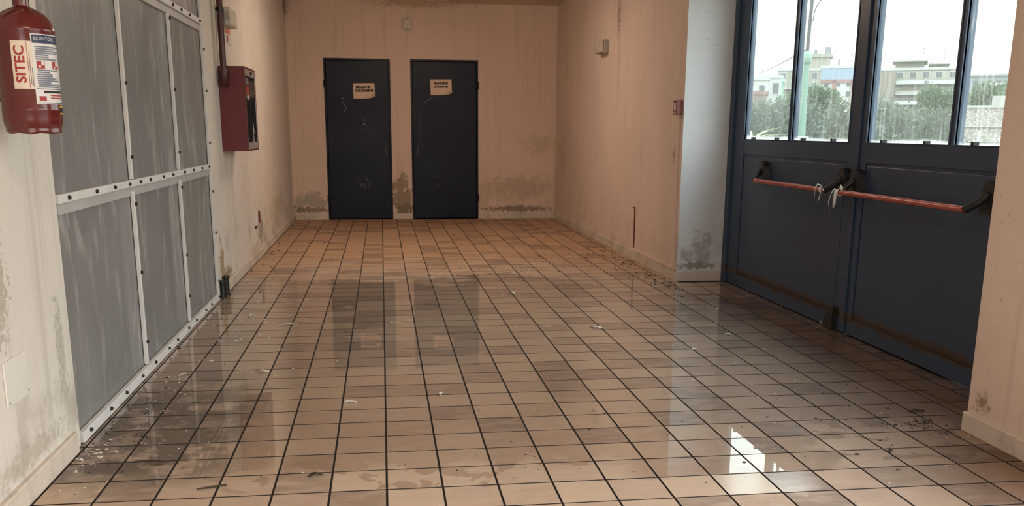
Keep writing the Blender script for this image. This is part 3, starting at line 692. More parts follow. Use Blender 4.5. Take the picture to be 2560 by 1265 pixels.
MB().box(*LC((CX-0.010, CX-0.002, CY0+0.03, CY1-0.04, CZ0+0.066, CZ1-0.066))).build('window_pane', 'dark_glass', cab)
for z0 in (CZ0+0.014, CZ1-0.066): MB().box(*LC((CX-0.012, CX-0.001, CY0+0.018, CY1-0.02, z0, z0+0.052))).build('aluminium_rail', 'silver', cab)
for y0, y1 in ((CY0+0.018, CY0+0.03), (CY1-0.04, CY1-0.02)): MB().box(*LC((CX-0.012, CX-0.001, y0, y1, CZ0+0.066, CZ1-0.066))).build('window_strip', 'silver', cab)
MB().tube([(CX-XL-0.001, 0.33, CZ1-CZ0-0.04), (CX-XL+0.012, 0.33, CZ1-CZ0-0.04)], 0.012, 12).build('lock', 'black', cab)
xm = CX-XL-0.0015
MB().add([(xm, 0.30, 0.13), (xm, 0.36, 0.22), (xm, 0.42, 0.13), (xm, 0.385, 0.13), (xm, 0.36, 0.175), (xm, 0.335, 0.13)], [(0, 1, 4, 5), (1, 2, 3, 4)]).add([(xm, 0.34, 0.085), (xm, 0.38, 0.085), (xm, 0.37, 0.125), (xm, 0.35, 0.125)], [(0, 1, 2, 3)]).add([(xm, 0.32, 0.07), (xm, 0.40, 0.07), (xm, 0.40, 0.078), (xm, 0.32, 0.078)], [(0, 1, 2, 3)]).build('hose_pictogram', 'label_white', cab, fix=False)
MB().box(xm-0.001, xm+0.0005, 0.06, 0.20, 0.44, 0.50).build('instruction_sticker', 'ink_red', cab)
MB().box(xm-0.001, xm+0.0005, 0.10, 0.21, 0.40, 0.435).build('instruction_sticker', 'label_cream', cab)
MB().box(xm-0.001, xm+0.0005, 0.07, 0.20, 0.515, 0.565).build('instruction_sticker', 'label_grey', cab)

pipe = empty('hydrant_pipe', (-1.172, 4.50, 1.6)); tag(pipe, 'oxblood steel water pipe coming down into the red cabinet', 'pipe')
MB().tube([(0, 0, 0.05), (0, 0, ZC-1.6)], 0.0235, 16).build('riser', 'pipe_red', pipe, smooth=True)
MB().tube([(0, 0, 0.075), (0, 0.0, 0.02), (0.0, 0.018, -0.006), (0.0, 0.075, -0.012)], [0.03, 0.034, 0.034, 0.03], 14).build('elbow', 'pipe_red', pipe, smooth=True)
MB().lathe([(0.030, 0.07), (0.036, 0.072), (0.036, 0.095), (0.03, 0.097)], 0, 0, 14).build('collar', 'pipe_red', pipe, smooth=True)
MB().lathe([(0.0255, 0.515), (0.030, 0.515), (0.030, 0.54), (0.0255, 0.54)], 0, 0, 14).build('clamp', 'iron', pipe, smooth=True)
MB().tube([(-0.02, 0, 0.527), (-0.054, -0.03, 0.527)], 0.006, 8).build('clamp_rod', 'iron', pipe)
c = tag(MB().box(XL, XL+0.022, 4.455, 4.50, 1.73, ZC).build('wall_conduit', 'white_plastic', bevel=0.004), 'cream cable conduit on the wall behind the oxblood pipe', 'conduit')

bx = empty('junction_box', (XL, 4.65, 2.03)); tag(bx, 'cream plastic alarm box on the left wall behind the pipe', 'electrical box')
MB().box(0, 0.055, 0, 0.35, 0, 0.14).build('back_box', 'white_plastic', bx, bevel=0.004)
MB().box(0.057, 0.106, 0.003, 0.347, 0.003, 0.137).build('cover', 'white_plastic', bx, bevel=0.006)
MB().box(0.062, 0.10, -0.002, 0.004, 0.04, 0.10).build('louvre', 'grey_plastic', bx)
sg = empty('wall_notice', (XL, 5.06, 1.93)); tag(sg, 'small orange and white notice plate below the cream alarm box', 'sign')
MB().box(0, 0.004, 0, 0.22, 0.085, 0.17).build('orange_plate', 'orange', sg)
MB().box(0, 0.004, 0.02, 0.24, 0, 0.082).build('white_plate', 'label_white', sg)
MB().box(0.004, 0.005, 0.04, 0.10, 0.015, 0.07).build('printed_mark', 'ink_red', sg)

pl = empty('cover_plate', (XL, 0.06, 0.43)); tag(pl, 'white blank cover plate low on the left wall beside the plastic sheets', 'cover plate')
MB().box(0, 0.007, -0.10, 0.10, -0.076, 0.076).build('plate', 'cover_white', pl, bevel=0.003)
for y in (-0.085, 0.085): MB().tube([(0.006, y, -0.06), (0.0085, y, -0.06)], 0.005, 8).build('screw', 'silver', pl)

sk = empty('broken_socket', (XL, 6.30, 0.39)); tag(sk, 'broken white wall socket with dark red insert low on the left wall', 'socket')
MB().box(0, 0.022, -0.13, -0.0, -0.06, 0.075).build('face_plate', 'cover_white', sk, bevel=0.003)
MB().box(0, 0.030, 0.0, 0.10, -0.045, 0.068).build('insert', 'socket_red_and_shade', sk, bevel=0.006)
MB().box(0, 0.010, -0.10, 0.0, -0.085, -0.06).build('torn_plaster', 'crumb', sk)

for k, (y, x) in enumerate([(4.055, XL+0.02), (4.17, XL+0.03)]):
    o = empty('pipe_stub', (x, y, 0)); tag(o, ['short black pipe stub beside the last batten of the plastic partition', 'taller black pipe stub against the end of the left skirting'][k], 'pipe stub', 'black pipe stubs')
    MB().lathe([(0.030, 0.001), (0.030, 0.014), (0.021, 0.018), (0.021, 0.105+0.02*k), (0.026, 0.108+0.02*k), (0.026, 0.128+0.02*k), (0.012, 0.134+0.02*k)], 0, 0, 14).build('stub', 'iron', o, smooth=True)
    MB().tube([(-0.02, 0, 0.08), (-0.05, 0, 0.08)], 0.012, 8).build('branch', 'iron', o)

# ------------------------------------------------------------------ fire extinguisher
EX, EY, ER = -1.088, 0.08, 0.0865
ext = empty('fire_extinguisher', (EX, EY, 1.233)); tag(ext, 'red fire extinguisher hung on the left wall beside the plastic partition', 'fire extinguisher')
fx, fy = 0.3215, -0.947; rx, ry = 0.947, 0.3215
def cyl(th, z, r=ER+0.0008): return (r*(fx*math.cos(th)+rx*math.sin(th)), r*(fy*math.cos(th)+ry*math.sin(th)), z)
prof = [(0.055, 0.022), (0.074, 0.012), (0.083, 0.022), (ER, 0.045), (ER, 0.072), (ER+0.001, 0.075), (ER, 0.078), (ER, 0.305), (ER+0.002, 0.312), (ER+0.002, 0.318), (ER-0.001, 0.325),
        (0.080, 0.345), (0.066, 0.363), (0.045, 0.377), (0.030, 0.383), (0.024, 0.388), (0.024, 0.412)]
MB().lathe(prof, 0, 0, 56).build('cylinder', 'ext_red', ext, smooth=True)
MB().lathe([(0.066, 0.030), (0.080, 0.025), (0.081, 0.006), (0.076, 0.000), (0.062, 0.004)], 0, 0, 56, wob=lambda j, a: (0.0045*(0.5+0.5*math.cos(a*7)) if j >= 2 else 0)).build('base_skirt', 'ext_red', ext, smooth=True)
MB().lathe([(0.027, 0.410), (0.029, 0.416), (0.029, 0.436), (0.022, 0.440), (0.022, 0.47)], 0, 0, 20).build('neck_valve', 'chrome', ext, smooth=True)
MB().tube([cyl(0.9, 0.448, 0.02), cyl(0.9, 0.448, 0.062)], [0.016, 0.014], 12).build('pressure_gauge', 'black', ext, smooth=True)
MB().tube([cyl(-1.3, 0.44, 0.0), cyl(-1.3, 0.445, 0.09), cyl(-1.35, 0.435, 0.16)], [0.012, 0.011, 0.010], 10).build('carry_handle', 'black', ext, smooth=True)
MB().tube([cyl(-1.3, 0.475, 0.0), cyl(-1.3, 0.49, 0.10), cyl(-1.35, 0.50, 0.17)], [0.012, 0.010, 0.008], 10).build('squeeze_lever', 'black', ext, smooth=True)
pin = [(cyl(0.2, 0.455, 0.034)[0]+0.017*math.cos(a)*rx, cyl(0.2, 0.455, 0.034)[1]+0.017*math.cos(a)*ry, 0.448+0.017*math.sin(a)) for a in [k*PI/8 for k in range(17)]]
MB().tube(pin, 0.002, 6, cap=False).build('safety_ring', 'chrome', ext, smooth=True)
MB().tube([cyl(-2.2, 0.44, 0.02), cyl(-2.2, 0.43, 0.09), cyl(-2.1, 0.36, 0.105), cyl(-2.0, 0.20, 0.100), cyl(-2.0, 0.10, 0.098)], 0.010, 10).build('hose', 'black', ext, smooth=True)
MB().box(-0.137, -0.06, -0.03, 0.03, 0.325, 0.36).build('wall_bracket', 'iron', ext)
MB().box(-0.137, -0.125, -0.025, 0.025, 0.20, 0.36).build('wall_bracket', 'iron', ext)
def patch(t0, t1, z0, z1, mat, name, r=ER+0.0008, parent=ext, shear=0.0):
    n = 14; vs, fs = [], []
    for k in range(n+1):
        th = t0+(t1-t0)*k/n; vs += [cyl(th, z0+shear*(th-t0), r), cyl(th, z1+shear*(th-t0), r)]
    for k in range(n): fs.append((2*k, 2*k+2, 2*k+3, 2*k+1))
    return MB().add(vs, fs).build(name, mat, parent, smooth=True, fix=False)
RL = ER+0.0008
lab = patch(math.radians(-28.5), math.radians(11), 0.137, 0.279, 'label_cream', 'brand_label')
p, f = text_pts('SITEC', 0.022, 3)
t_hi, t_lo = math.radians(-23.5), math.radians(-4.0)
MB().add([cyl(t_lo+(t_hi-t_lo)*q[1], 0.155+0.110*q[0], RL+0.0006) for q in p], f).build('lettering', 'ink_red', lab, fix=False)
patch(math.radians(1.0), math.radians(1.8), 0.139, 0.277, 'ink_red', 'printed_rule', RL+0.0006, lab)
for a, za, zb in ((4.0, 0.15, 0.245), (7.5, 0.145, 0.20)): patch(math.radians(a), math.radians(a+1.3), za, zb, 'label_grey', 'small_print', RL+0.0006, lab)
big = patch(math.radians(10), math.radians(92), 0.092, 0.302, 'label_white', 'instruction_label', RL+0.0005)
R3 = RL+0.0012
patch(math.radians(12), math.radians(91), 0.274, 0.299, 'label_navy', 'title_band', R3, big)
p, f = text_pts('ESTINTORE', 0.0, 3)
MB().add([cyl(math.radians(16+46*q[0]), 0.283+0.010*q[1], R3+0.0006) for q in p], f).build('lettering', 'label_white', big, fix=False)
rl = random.Random(5)
z = 0.266
rows = []
while z > 0.145:
    if 0.196 < z < 0.226: z = 0.196; continue
    rows.append(z); z -= 0.0062
for k, z in enumerate(rows):
    t_end = rl.choice([44, 50, 62, 70, 86]); patch(math.radians(16+rl.choice([0, 0, 2])), math.radians(t_end), z-0.0042, z, 'label_grey', 'small_print', R3, big)
for a, b in ((17, 33), (52, 74)):
    q = patch(math.radians(a), math.radians(b), 0.199, 0.222, 'ink_red', 'pictogram', R3, big)
    patch(math.radians(a+9), math.radians(b-2), 0.209, 0.221, 'label_white', 'pictogram_detail', R3+0.0006, big)
    patch(math.radians(a+3), math.radians(a+8), 0.202, 0.208, 'label_white', 'pictogram_detail', R3+0.0006, big)
patch(math.radians(12), math.radians(91), 0.137, 0.139, 'label_navy', 'printed_rule', R3, big)
patch(math.radians(12), math.radians(91), 0.095, 0.097, 'label_navy', 'printed_rule', R3, big)
patch(math.radians(26), math.radians(80), 0.126, 0.133, 'ink', 'maker_name', R3, big)
patch(math.radians(16), math.radians(30), 0.102, 0.116, 'ink_red', 'maker_mark', R3, big)
for zz in (0.117, 0.109): patch(math.radians(40), math.radians(84), zz, zz+0.004, 'ink_red', 'small_print', R3, big)
st = patch(math.radians(64), math.radians(95), 0.062, 0.087, 'yellow', 'inspection_sticker', RL+0.0005)
patch(math.radians(64), math.radians(95), 0.067, 0.083, 'ink', 'sticker_band', R3, st)

# ================================================================== right wall fittings
em = empty('emergency_light', (XR, 7.20, 2.075)); tag(em, 'beige emergency light box high on the right wall', 'emergency light')
MB().box(-0.055, 0, 0, 0.32, 0, 0.14).build('back_box', 'grey_plastic', em, bevel=0.006)
MB().box(-0.10, -0.056, 0.01, 0.31, 0.008, 0.132).build('lens', 'white_plastic', em, bevel=0.010)
for k in range(4): MB().box(-0.103, -0.099, 0.03, 0.29, 0.03+0.024*k, 0.036+0.024*k).build('lens_rib', 'grey_plastic', em)
cp = empty('alarm_call_point', (XR, 4.525, 1.385)); tag(cp, 'small dull red fire alarm call point beside the bay corner', 'call point')
MB().box(-0.05, 0, 0, 0.105, 0, 0.118).build('housing', 'alarm_red', cp, bevel=0.004)
MB().box(-0.053, -0.049, 0.025, 0.08, 0.035, 0.095).build('push_glass', 'label_white', cp)
MB().box(-0.053, -0.049, 0.03, 0.075, 0.012, 0.026).build('printed_strip', 'label_white', cp)
def trunk(name, label, segs, mat='wall_right'):
    m = MB()
    for b in segs: m.box(*b)
    return tag(m.build(name, mat, bevel=0.002), label, 'conduit')
trunk('wall_conduit', 'painted cable conduit dropping from the red call point to the skirting', [(XR-0.013, XR+0.001, 4.560, 4.585, 0.112, 1.384)])
trunk('wall_conduit', 'painted cable conduit lying along the skirting of the right wall', [(XR-0.015, XR+0.001, 4.52, 5.90, 0.086, 0.111)])
trunk('wall_conduit', 'short upright conduit stub, coloured dark as its shadow line, ending in a small hook on the right wall', [(XR-0.010, XR+0.001, 5.875, 5.893, 0.112, 0.515), (XR-0.010, XR+0.001, 5.894, 5.95, 0.500, 0.515)], 'socket_red_and_shade')  # pale trunking painted dark to stand for its shadow line

# ================================================================== things on the floor
def blade(name, label, loc, rz, L, W, mat, seed, cat):
    r = random.Random(seed); n = 8; vs, fs = [], []
    for k in range(n+1):
        u = k/n; w = W*math.sin(PI*min(max(u, 0.03), 0.97))*(0.8+0.4*r.random()); zc = 0.004+0.006*math.sin(u*PI)*r.uniform(0.6, 1.3)
        cy = 0.1*L*math.sin(u*4)
        vs += [((u-0.5)*L, cy-w, zc+0.004*r.random()), ((u-0.5)*L, cy, zc-0.003), ((u-0.5)*L, cy+w, zc+0.005*r.random())]
    for k in range(n): i = 3*k; fs += [(i, i+3, i+4, i+1), (i+1, i+4, i+5, i+2)]
    o = MB().add(vs, fs).build(name, mat, None, smooth=True, fix=False)
    o.location = loc; o.rotation_euler = (0, 0, rz); solid(o, 0.001); return tag(o, label, cat)
blade('dead_leaf', 'curled dark dead leaf on the near beige tiles', (-0.26, 0.165, 0), 0.3, 0.055, 0.012, 'deadleaf', 1, 'leaf')
blade('dead_leaf', 'dark dead leaf on the drying tiles near the right pillar', (2.02, 0.17, 0), 0.9, 0.05, 0.010, 'deadleaf', 2, 'leaf')
blade('dead_leaf', 'black leaf scrap below the right door leaf', (2.42, 0.66, 0), 0.1, 0.08, 0.011, 'deadleaf', 3, 'leaf')
tw = tag(MB().tube([(-0.06, 0.0, 0.006), (-0.02, 0.006, 0.007), (0.03, -0.002, 0.008), (0.065, -0.012, 0.007)], [0.003, 0.005, 0.005, 0.003], 7).build('twig', 'deadleaf', smooth=True), 'short dark twig in the muddy water by the plastic', 'twig')
tw.location = (-0.905, 0.385, 0)
tw = tag(MB().tube([(-0.05, 0.0, 0.005), (0.0, 0.012, 0.006), (0.05, 0.03, 0.005)], [0.002, 0.004, 0.003], 7).build('twig', 'deadleaf', smooth=True), 'crooked dark twig lying across a joint near the left skirting', 'twig')
tw.location = (-0.62, 0.075, 0)
FL = ['curled white plaster flake lying across a joint nearest the dead leaf', 'small crooked white flake on a corner of a wet tile', 'long white plaster flake over a joint in the middle of the floor', 'small white flake in front of the blue doors',
      'white plaster flake beside the reflected door', 'long pale flake on the tiles beside the plastic partition', 'pale flake near the black pipe stubs', 'white cross-shaped flake on a joint before the plastic partition', 'white flake against the bottom batten', 'white flake below the centre of the blue doors']
for k, (x, y, L) in enumerate([(-0.163, 1.11, 0.06), (0.27, 1.20, 0.045), (1.37, 2.65, 0.09), (1.80, 1.98, 0.05), (1.00, 4.0, 0.09), (-0.62, 2.95, 0.11), (-0.9, 3.3, 0.09), (-0.64, 1.75, 0.07), (-1.04, 1.72, 0.06), (2.15, 2.35, 0.05)]):
    blade('plaster_flake', FL[k], (x, y, 0), k*1.3, L, L*0.16, 'flake', 20+k, 'flake')['group'] = 'plaster flakes on the wet floor'

def scatter(name, label, mat, spots, seed):
    r = random.Random(seed); m = MB()
    for (cx, cy, sx, sy, n, s0, s1) in spots:
        for _ in range(n):
            x = cx+r.gauss(0, sx); y = cy+r.gauss(0, sy); s = r.uniform(s0, s1)*r.uniform(0.5, 1)
            if not (XL+0.03 < x < XR-0.03): continue
            if y > YB-0.03: continue
            k = r.randint(3, 5); a0 = r.uniform(0, 6.28); h = s*r.uniform(0.25, 0.6)
            ring = [(x+s*math.cos(a0+2*PI*i/k)*r.uniform(0.6, 1.2), y+s*math.sin(a0+2*PI*i/k)*r.uniform(0.6, 1.2), 0.0004) for i in range(k)]
            m.add(ring+[(x, y, h)], [(i, (i+1) % k, k) for i in range(k)])
    return tag(m.build(name, mat, None, fix=True), label, 'debris', kind='stuff')
scatter('plaster_crumbs', 'white plaster crumbs and paint flakes scattered over the floor', 'flake',
        [(-1.08, 1.3, 0.10, 0.5, 110, 0.003, 0.010), (-0.8, 0.6, 0.15, 0.12, 45, 0.002, 0.007), (-0.9, 2.8, 0.2, 0.7, 50, 0.004, 0.018), (1.2, 5.2, 0.5, 0.7, 90, 0.004, 0.015),
         (2.1, 1.3, 0.3, 0.8, 40, 0.004, 0.012), (0.6, 3, 1.0, 1.2, 60, 0.003, 0.010), (1.55, 0.35, 0.16, 0.12, 60, 0.002, 0.005), (-1.15, 0.5, 0.04, 0.08, 40, 0.005, 0.015)], 5)
scatter('dirt_crumbs', 'dark dirt crumbs and leaf bits scattered over the floor', 'crumb',
        [(1.1, 5.2, 0.45, 0.6, 120, 0.004, 0.016), (1.7, 6.5, 0.4, 0.8, 70, 0.005, 0.016), (2.3, 5.6, 0.08, 0.9, 120, 0.005, 0.022), (2.35, 4.6, 0.08, 0.25, 60, 0.006, 0.02),
         (1.0, 0.7, 0.35, 0.3, 60, 0.003, 0.010), (2.1, 0.7, 0.25, 0.4, 90, 0.003, 0.014), (0.6, 0.2, 0.7, 0.2, 40, 0.002, 0.008), (-0.8, 6.5, 0.3, 1.3, 60, 0.005, 0.018),
         (-1.15, 6.8, 0.05, 1.6, 80, 0.006, 0.02), (0.5, 9.0, 1.0, 0.8, 50, 0.006, 0.018), (2.35, 0.5, 0.08, 0.06, 60, 0.005, 0.016), (-1.1, 1.2, 0.08, 0.5, 90, 0.003, 0.012), (2.8, 4.4, 0.15, 0.05, 30, .005, .015)], 6)

# ================================================================== outdoors
tag(MB().box(3.1, 420, -160, 420, -0.25, -0.03).build('outdoor_ground', 'ground'), 'bare ground outside the glazed doors', 'ground', kind='structure')
CXY = (0.011, -3.163)
def at(dx, dy, D): return (CXY[0]+dx*D, CXY[1]+dy*D)

def leaf_cloud(blobs, n, size, seed):
    g = np.random.default_rng(seed); vol = np.array([b[3]*b[4]*b[5] for b in blobs]); idx = g.choice(len(blobs), n, p=vol/vol.sum())
    B = np.array(blobs)[idx]
    d = g.normal(size=(n, 3)); d /= np.linalg.norm(d, axis=1)[:, None]
    rr = g.uniform(0.55, 1.0, n)**0.6
    c = B[:, :3]+d*rr[:, None]*B[:, 3:6]*(1+0.12*g.normal(size=(n, 1)))
    a = g.normal(size=(n, 3)); a /= np.linalg.norm(a, axis=1)[:, None]
    b = np.cross(a, g.normal(size=(n, 3))); b /= np.linalg.norm(b, axis=1)[:, None]
    s = size*g.uniform(0.6, 1.3, n)[:, None]
    v = np.stack([c-a*s, c-b*s*0.35, c+a*s, c+b*s*0.35], 1).reshape(-1, 3)
    f = np.arange(4*n).reshape(-1, 4)
    return v.tolist(), f.tolist()
def plant_meshes(seed, blobs, n, size, mat, trunks):
    v, f = leaf_cloud(blobs, n, size, seed); fm = bpy.data.meshes.new('foliage'); fm.from_pydata(v, [], f); fm.materials.append(MAT[mat])
    m = MB()
    for t in trunks: m.tube(t[0], t[1], 7)
    tm = bpy.data.meshes.new('trunk'); tm.from_pydata(m.v, [], m.f); tm.materials.append(MAT['bark'])
    return fm, tm
def plant(name, label, cat, group, meshes, loc, rz, sc):
    o = empty(name, loc, rz); o.scale = sc; tag(o, label, cat, group)
    link('foliage', meshes[0], o); link('trunk', meshes[1], o); return o
def blobset(seed, n, rx_, rz_, h):
    r = random.Random(seed); return [(r.uniform(-1, 1)*rx_, r.uniform(-1, 1)*rx_*0.8, h*r.uniform(0.35, 0.85), rx_*r.uniform(0.45, 0.7), rx_*r.uniform(0.4, 0.6), rz_*r.uniform(0.5, 0.8)) for _ in range(n)]
BUSH = [plant_meshes(31+k, blobset(k, 7, 0.75, 0.62, 1.55)+[(0, 0, 0.7, 0.95, 0.8, 0.65)], 15000, 0.052, 'olive',
        [([(0.05*q, 0, 0), (0.12*q, 0.05, 0.5), (0.35*q, 0.1*q, 1.2)], [0.05, 0.04, 0.015]) for q in (-1, 0.3, 1)]) for k in range(3)]
k = 0
for (dx, dy, D, s, lab) in [(0.345, 0.9386, 16.6, 0.98, 'round olive bush behind the spiky palm'), (0.4475, 0.8943, 16.6, 0.98, 'wide olive bush between the lamp post and the curved balcony block'), (0.5260, 0.8505, 16.4, 0.92, 'olive bush in front of the end of the stone wall'),
                       (0.392, 0.920, 20.8, 1.0, 'grey-green olive bush standing behind the mint lamp post'), (0.4900, 0.8717, 20.6, 1.0, 'grey-green olive bush below the curved balcony block'), (0.2700, 0.9629, 20.4, 1.0, 'olive bush hidden by the bay wall')]:
    x, y = at(dx, dy, D); f_ = s*(1.26+0.040*D)/max(v.co.z for v in BUSH[k % 3][0].vertices)
    plant('olive_bush', lab, 'bush', 'olive bushes beyond the glazed doors', BUSH[k % 3], (x, y, -0.04), k*1.9, ((f_*0.45, f_*0.45, f_) if 'stone wall' in lab else (f_*0.84, f_*0.84, f_))); k += 1
TREE = [plant_meshes(61+k, [(q[0]*2.2, q[1]*2.2, 2.6+q[2]*1.6, q[3]*2.2, q[4]*2.4, q[5]*2.2) for q in blobset(9+k, 8, 0.9, 0.8, 1.2)], 5200, 0.17, 'tree',
        [([(0, 0, 0), (0.1, 0, 1.6), (0.3, 0.2, 3.2)], [0.22, 0.17, 0.08]), ([(0.05, 0, 1.4), (-0.6, 0.1, 2.6)], [0.12, 0.05])]) for k in range(2)]
k = 0
for (dx, dy, D, top, lab) in [(0.408, 0.913, 100, 5.4, 'dark round tree in front of the tower block'), (0.430, 0.9028, 84, 5.1, 'dark round tree below the white and red block'),
                              (0.527, 0.8499, 80, 5.0, 'dense tree at the end of the curved balcony block'), (0.5520, 0.8339, 68, 4.5, 'leafy tree rising behind the end of the stone wall'), (0.5850, 0.8110, 57, 4.2, 'leafy tree rising behind the chimney of the stone wall'),
                              (0.6250, 0.7806, 62, 4.4, 'leafy tree behind the long part of the stone wall'), (0.385, 0.923, 112, 4.6, 'small tree among the low white houses')]:
    x, y = at(dx, dy, D); f_ = top*1.04/max(v.co.z for v in TREE[k % 2][0].vertices)
    plant('leafy_tree', lab, 'tree', 'trees beyond the bushes', TREE[k % 2], (x, y, -0.04), k*2.1, (f_*0.8, f_*0.8, f_)); k += 1

# palm
x, y = at(0.372, 0.9282, 11.5)
palm = empty('palm_plant', (x, y, 0)); tag(palm, 'low palm with spiky pale fronds outside the first pane', 'palm')
MB().tube([(0, 0, -0.03), (0, 0, 0.6), (0.0, 0, 1.16)], [0.12, 0.10, 0.06], 10).build('stem', 'bark', palm)
r = random.Random(8)
for k in range(34):
    a = r.uniform(0, 2*PI); e = r.uniform(-0.2, 0.8); L = r.uniform(0.42, 0.62); n = 5; vs, fs = [], []
    for j in range(n+1):
        u = j/n; rr = L*u; px = rr*math.cos(e)*math.cos(a); py = rr*math.cos(e)*math.sin(a); pz = 1.14+rr*math.sin(e)-0.14*u*u; w = 0.020*(1-u)+0.003
        vs += [(px-w*math.sin(a), py+w*math.cos(a), pz+0.01*(1-u)), (px, py, pz), (px+w*math.sin(a), py-w*math.cos(a), pz+0.01*(1-u))]
    for j in range(n): i = 3*j; fs += [(i, i+3, i+4, i+1), (i+1, i+4, i+5, i+2)]
    MB().add(vs, fs).build('frond', 'palm', palm, fix=False)

# lamp posts and wire
x, y = at(0.4165, 0.909, 14.0)
lp = empty('lamp_post', (x, y, 0)); tag(lp, 'mint green lamp post with dark upper mast on a concrete plinth', 'lamp post')
MB().box(-0.085, 0.085, -0.085, 0.085, -0.05, 1.185).build('plinth', 'concrete', lp, bevel=0.01)
MB().tube([(0, 0, 1.185), (0, 0, 1.7), (0, 0, 2.2)], [0.056, 0.050, 0.045], 14).build('lower_post', 'mint', lp, smooth=True)
MB().lathe([(0.055, 2.16), (0.066, 2.18), (0.066, 2.27), (0.035, 2.33)], 0, 0, 14).build('collar', 'mint', lp, smooth=True)
MB().tube([(0, 0, 2.31), (0.02, 0, 3.2), (0.03, 0, 4.6)], [0.026, 0.024, 0.02], 10).build('mast', 'pole_black', lp, smooth=True)
MB().tube([(0.02, 0.0, 2.72), (0.05, 0.0, 2.73), (0.06, 0, 2.83), (0.09, 0, 2.92), (0.18, 0, 3.05), (0.36, 0, 3.3)], 0.008, 8).build('bracket', 'pole_black', lp, smooth=True)
MB().lathe([(0.08, 4.6), (0.15, 4.64), (0.13, 4.72), (0.03, 4.8)], 0.03, 0, 14).build('lamp_head', 'pole_black', lp, smooth=True)
x2, y2 = at(0.3975, 0.9176, 60)
l2 = empty('lamp_post', (x2, y2, 0)); tag(l2, 'thin pale green post far off among the trees', 'lamp post')
MB().tube([(0, 0, -0.03), (0, 0, 4.1)], [0.08, 0.06], 10).build('post', 'mint', l2, smooth=True)
MB().lathe([(0.09, 4.1), (0.14, 4.13), (0.12, 4.2), (0.05, 4.3)], 0, 0, 10).build('lamp_head', 'mint', l2, smooth=True)
ax, ay = at(0.360, 0.933, 62)
pts = [(x+(ax-x)*u, y+(ay-y)*u, 2.36+(4.95-2.36)*u-0.30*math.sin(PI*u)) for u in [i/16 for i in range(17)]]
tag(MB().tube(pts, 0.014, 6).build('overhead_wire', 'pole_black'), 'thin overhead wire rising toward the green lamp post', 'wire')

# stone ruin
x, y = at(0.541, 0.841, 36)
sw = empty('stone_wall', (x, y, 0), -math.atan2(0.56, 0.828)); tag(sw, 'pale rubble stone wall with small slits below the right trees', 'stone wall')
m = MB().box(-0.2, 9, 0, 0.5, -0.05, 0.95).box(-0.2, 9, 0.0, 0.5, 1.30, 2.06)
for a, b in ((-0.2, 0.62), (0.72, 1.30), (1.40, 9)): m.box(a, b, 0, 0.5, 0.95, 1.30)
m.build('masonry', 'stone', sw)
MB().box(-0.25, 9, -0.06, 0.5, 1.42, 1.47).build('ledge', 'concrete', sw)
MB().box(-0.25, 9, -0.05, 0.55, 2.06, 2.14).build('coping', 'concrete', sw)
MB().box(0.95, 1.35, 0.05, 0.5, 2.14, 2.45).build('chimney', 'concrete', sw)
m = MB()
for k in range(14): m.tube([(-0.1+0.16*k, -0.5, 0.0), (-0.1+0.16*k, -0.5, 0.92)], 0.012, 6)
m.tube([(-0.2, -0.5, 0.92), (2.2, -0.5, 0.92)], 0.015, 6); m.build('railing', 'pole_black', sw)

# far buildings: local x = to the right, y = away, facing the doors
def building(name, label, dx, dy, D, w, d, h, wall, floors, bays, zb=0.0, extra=None, win='b_glass', frame='b_white', wf=0.45, hf=0.5, sc=1.0):
    x, y = at(dx, dy, D*sc); o = empty(name, (x, y, zb-1.256*(sc-1)), -math.atan2(dx, dy)); o.scale = (sc, sc, sc); tag(o, label, 'building', 'far buildings')
    MB().box(-w/2, w/2, 0, d, -0.1, h).build('wall', wall, o)
    MB().box(-w/2-0.15, w/2+0.15, -0.15, d+0.15, h, h+0.35).build('roof', frame, o)
    fh = h/floors; bw = w/bays
    for fl in range(floors):
        for b in range(bays):
            cx = -w/2+bw*(b+0.5); cz = fh*(fl+0.5)
            wn = MB().box(cx-bw*wf/2-0.08, cx+bw*wf/2+0.08, -0.06, 0.0, cz-fh*hf/2-0.08, cz+fh*hf/2+0.08).build('window', frame, o)
            MB().box(cx-bw*wf/2, cx+bw*wf/2, -0.08, -0.06, cz-fh*hf/2, cz+fh*hf/2).build('pane', win, wn)
    if extra: extra(o)
    return o
def antennas(o, spots, z):
    for (x, y, hh) in spots:
        m = MB().tube([(x, y, z), (x, y, z+hh)], 0.04, 5).tube([(x-0.5, y, z+hh*0.92), (x+0.5, y, z+hh*0.92)], 0.03, 5)
        for q in (-0.4, 0, 0.4): m.tube([(x+q, y-0.3, z+hh*0.92), (x+q, y+0.3, z+hh*0.92)], 0.025, 5)
        m.build('antenna', 'pole_black', o)
def tower(o):
    MB().box(-0.4, 3.9, 0.5, 6, 11.3, 13.0).build('penthouse', 'b_beige', o)
    MB().box(-0.7, 4.3, 0.2, 6.3, 13.0, 13.5).build('penthouse_roof', 'b_beige', o)
    MB().box(3.0, 3.9, 1, 2, 13.5, 14.6).build('water_tank', 'b_grey', o)
    MB().tube([(1.5, 2, 13.5), (1.5, 2, 14.2)], 0.3, 10).build('chimney', 'b_grey', o)
    for z in (5.0, 6.5, 8.0): 
        b = MB().box(-5.6, -1.2, -1.2, 0, z, z+0.2).build('balcony', 'b_white', o)
        MB().box(-5.6, -1.2, -1.25, -1.15, z+0.2, z+0.62).build('parapet', 'b_beige', b)
    antennas(o, [(-3.5, 2, 1.6), (0, 4, 2.2)], 11.2)
building('apartment_block', 'grey-beige tower block with rooftop penthouse behind the lamp post', 0.4155, 0.9096, 165, 8.2, 9, 10.9, 'b_beige', 7, 5, extra=tower, sc=2.0)
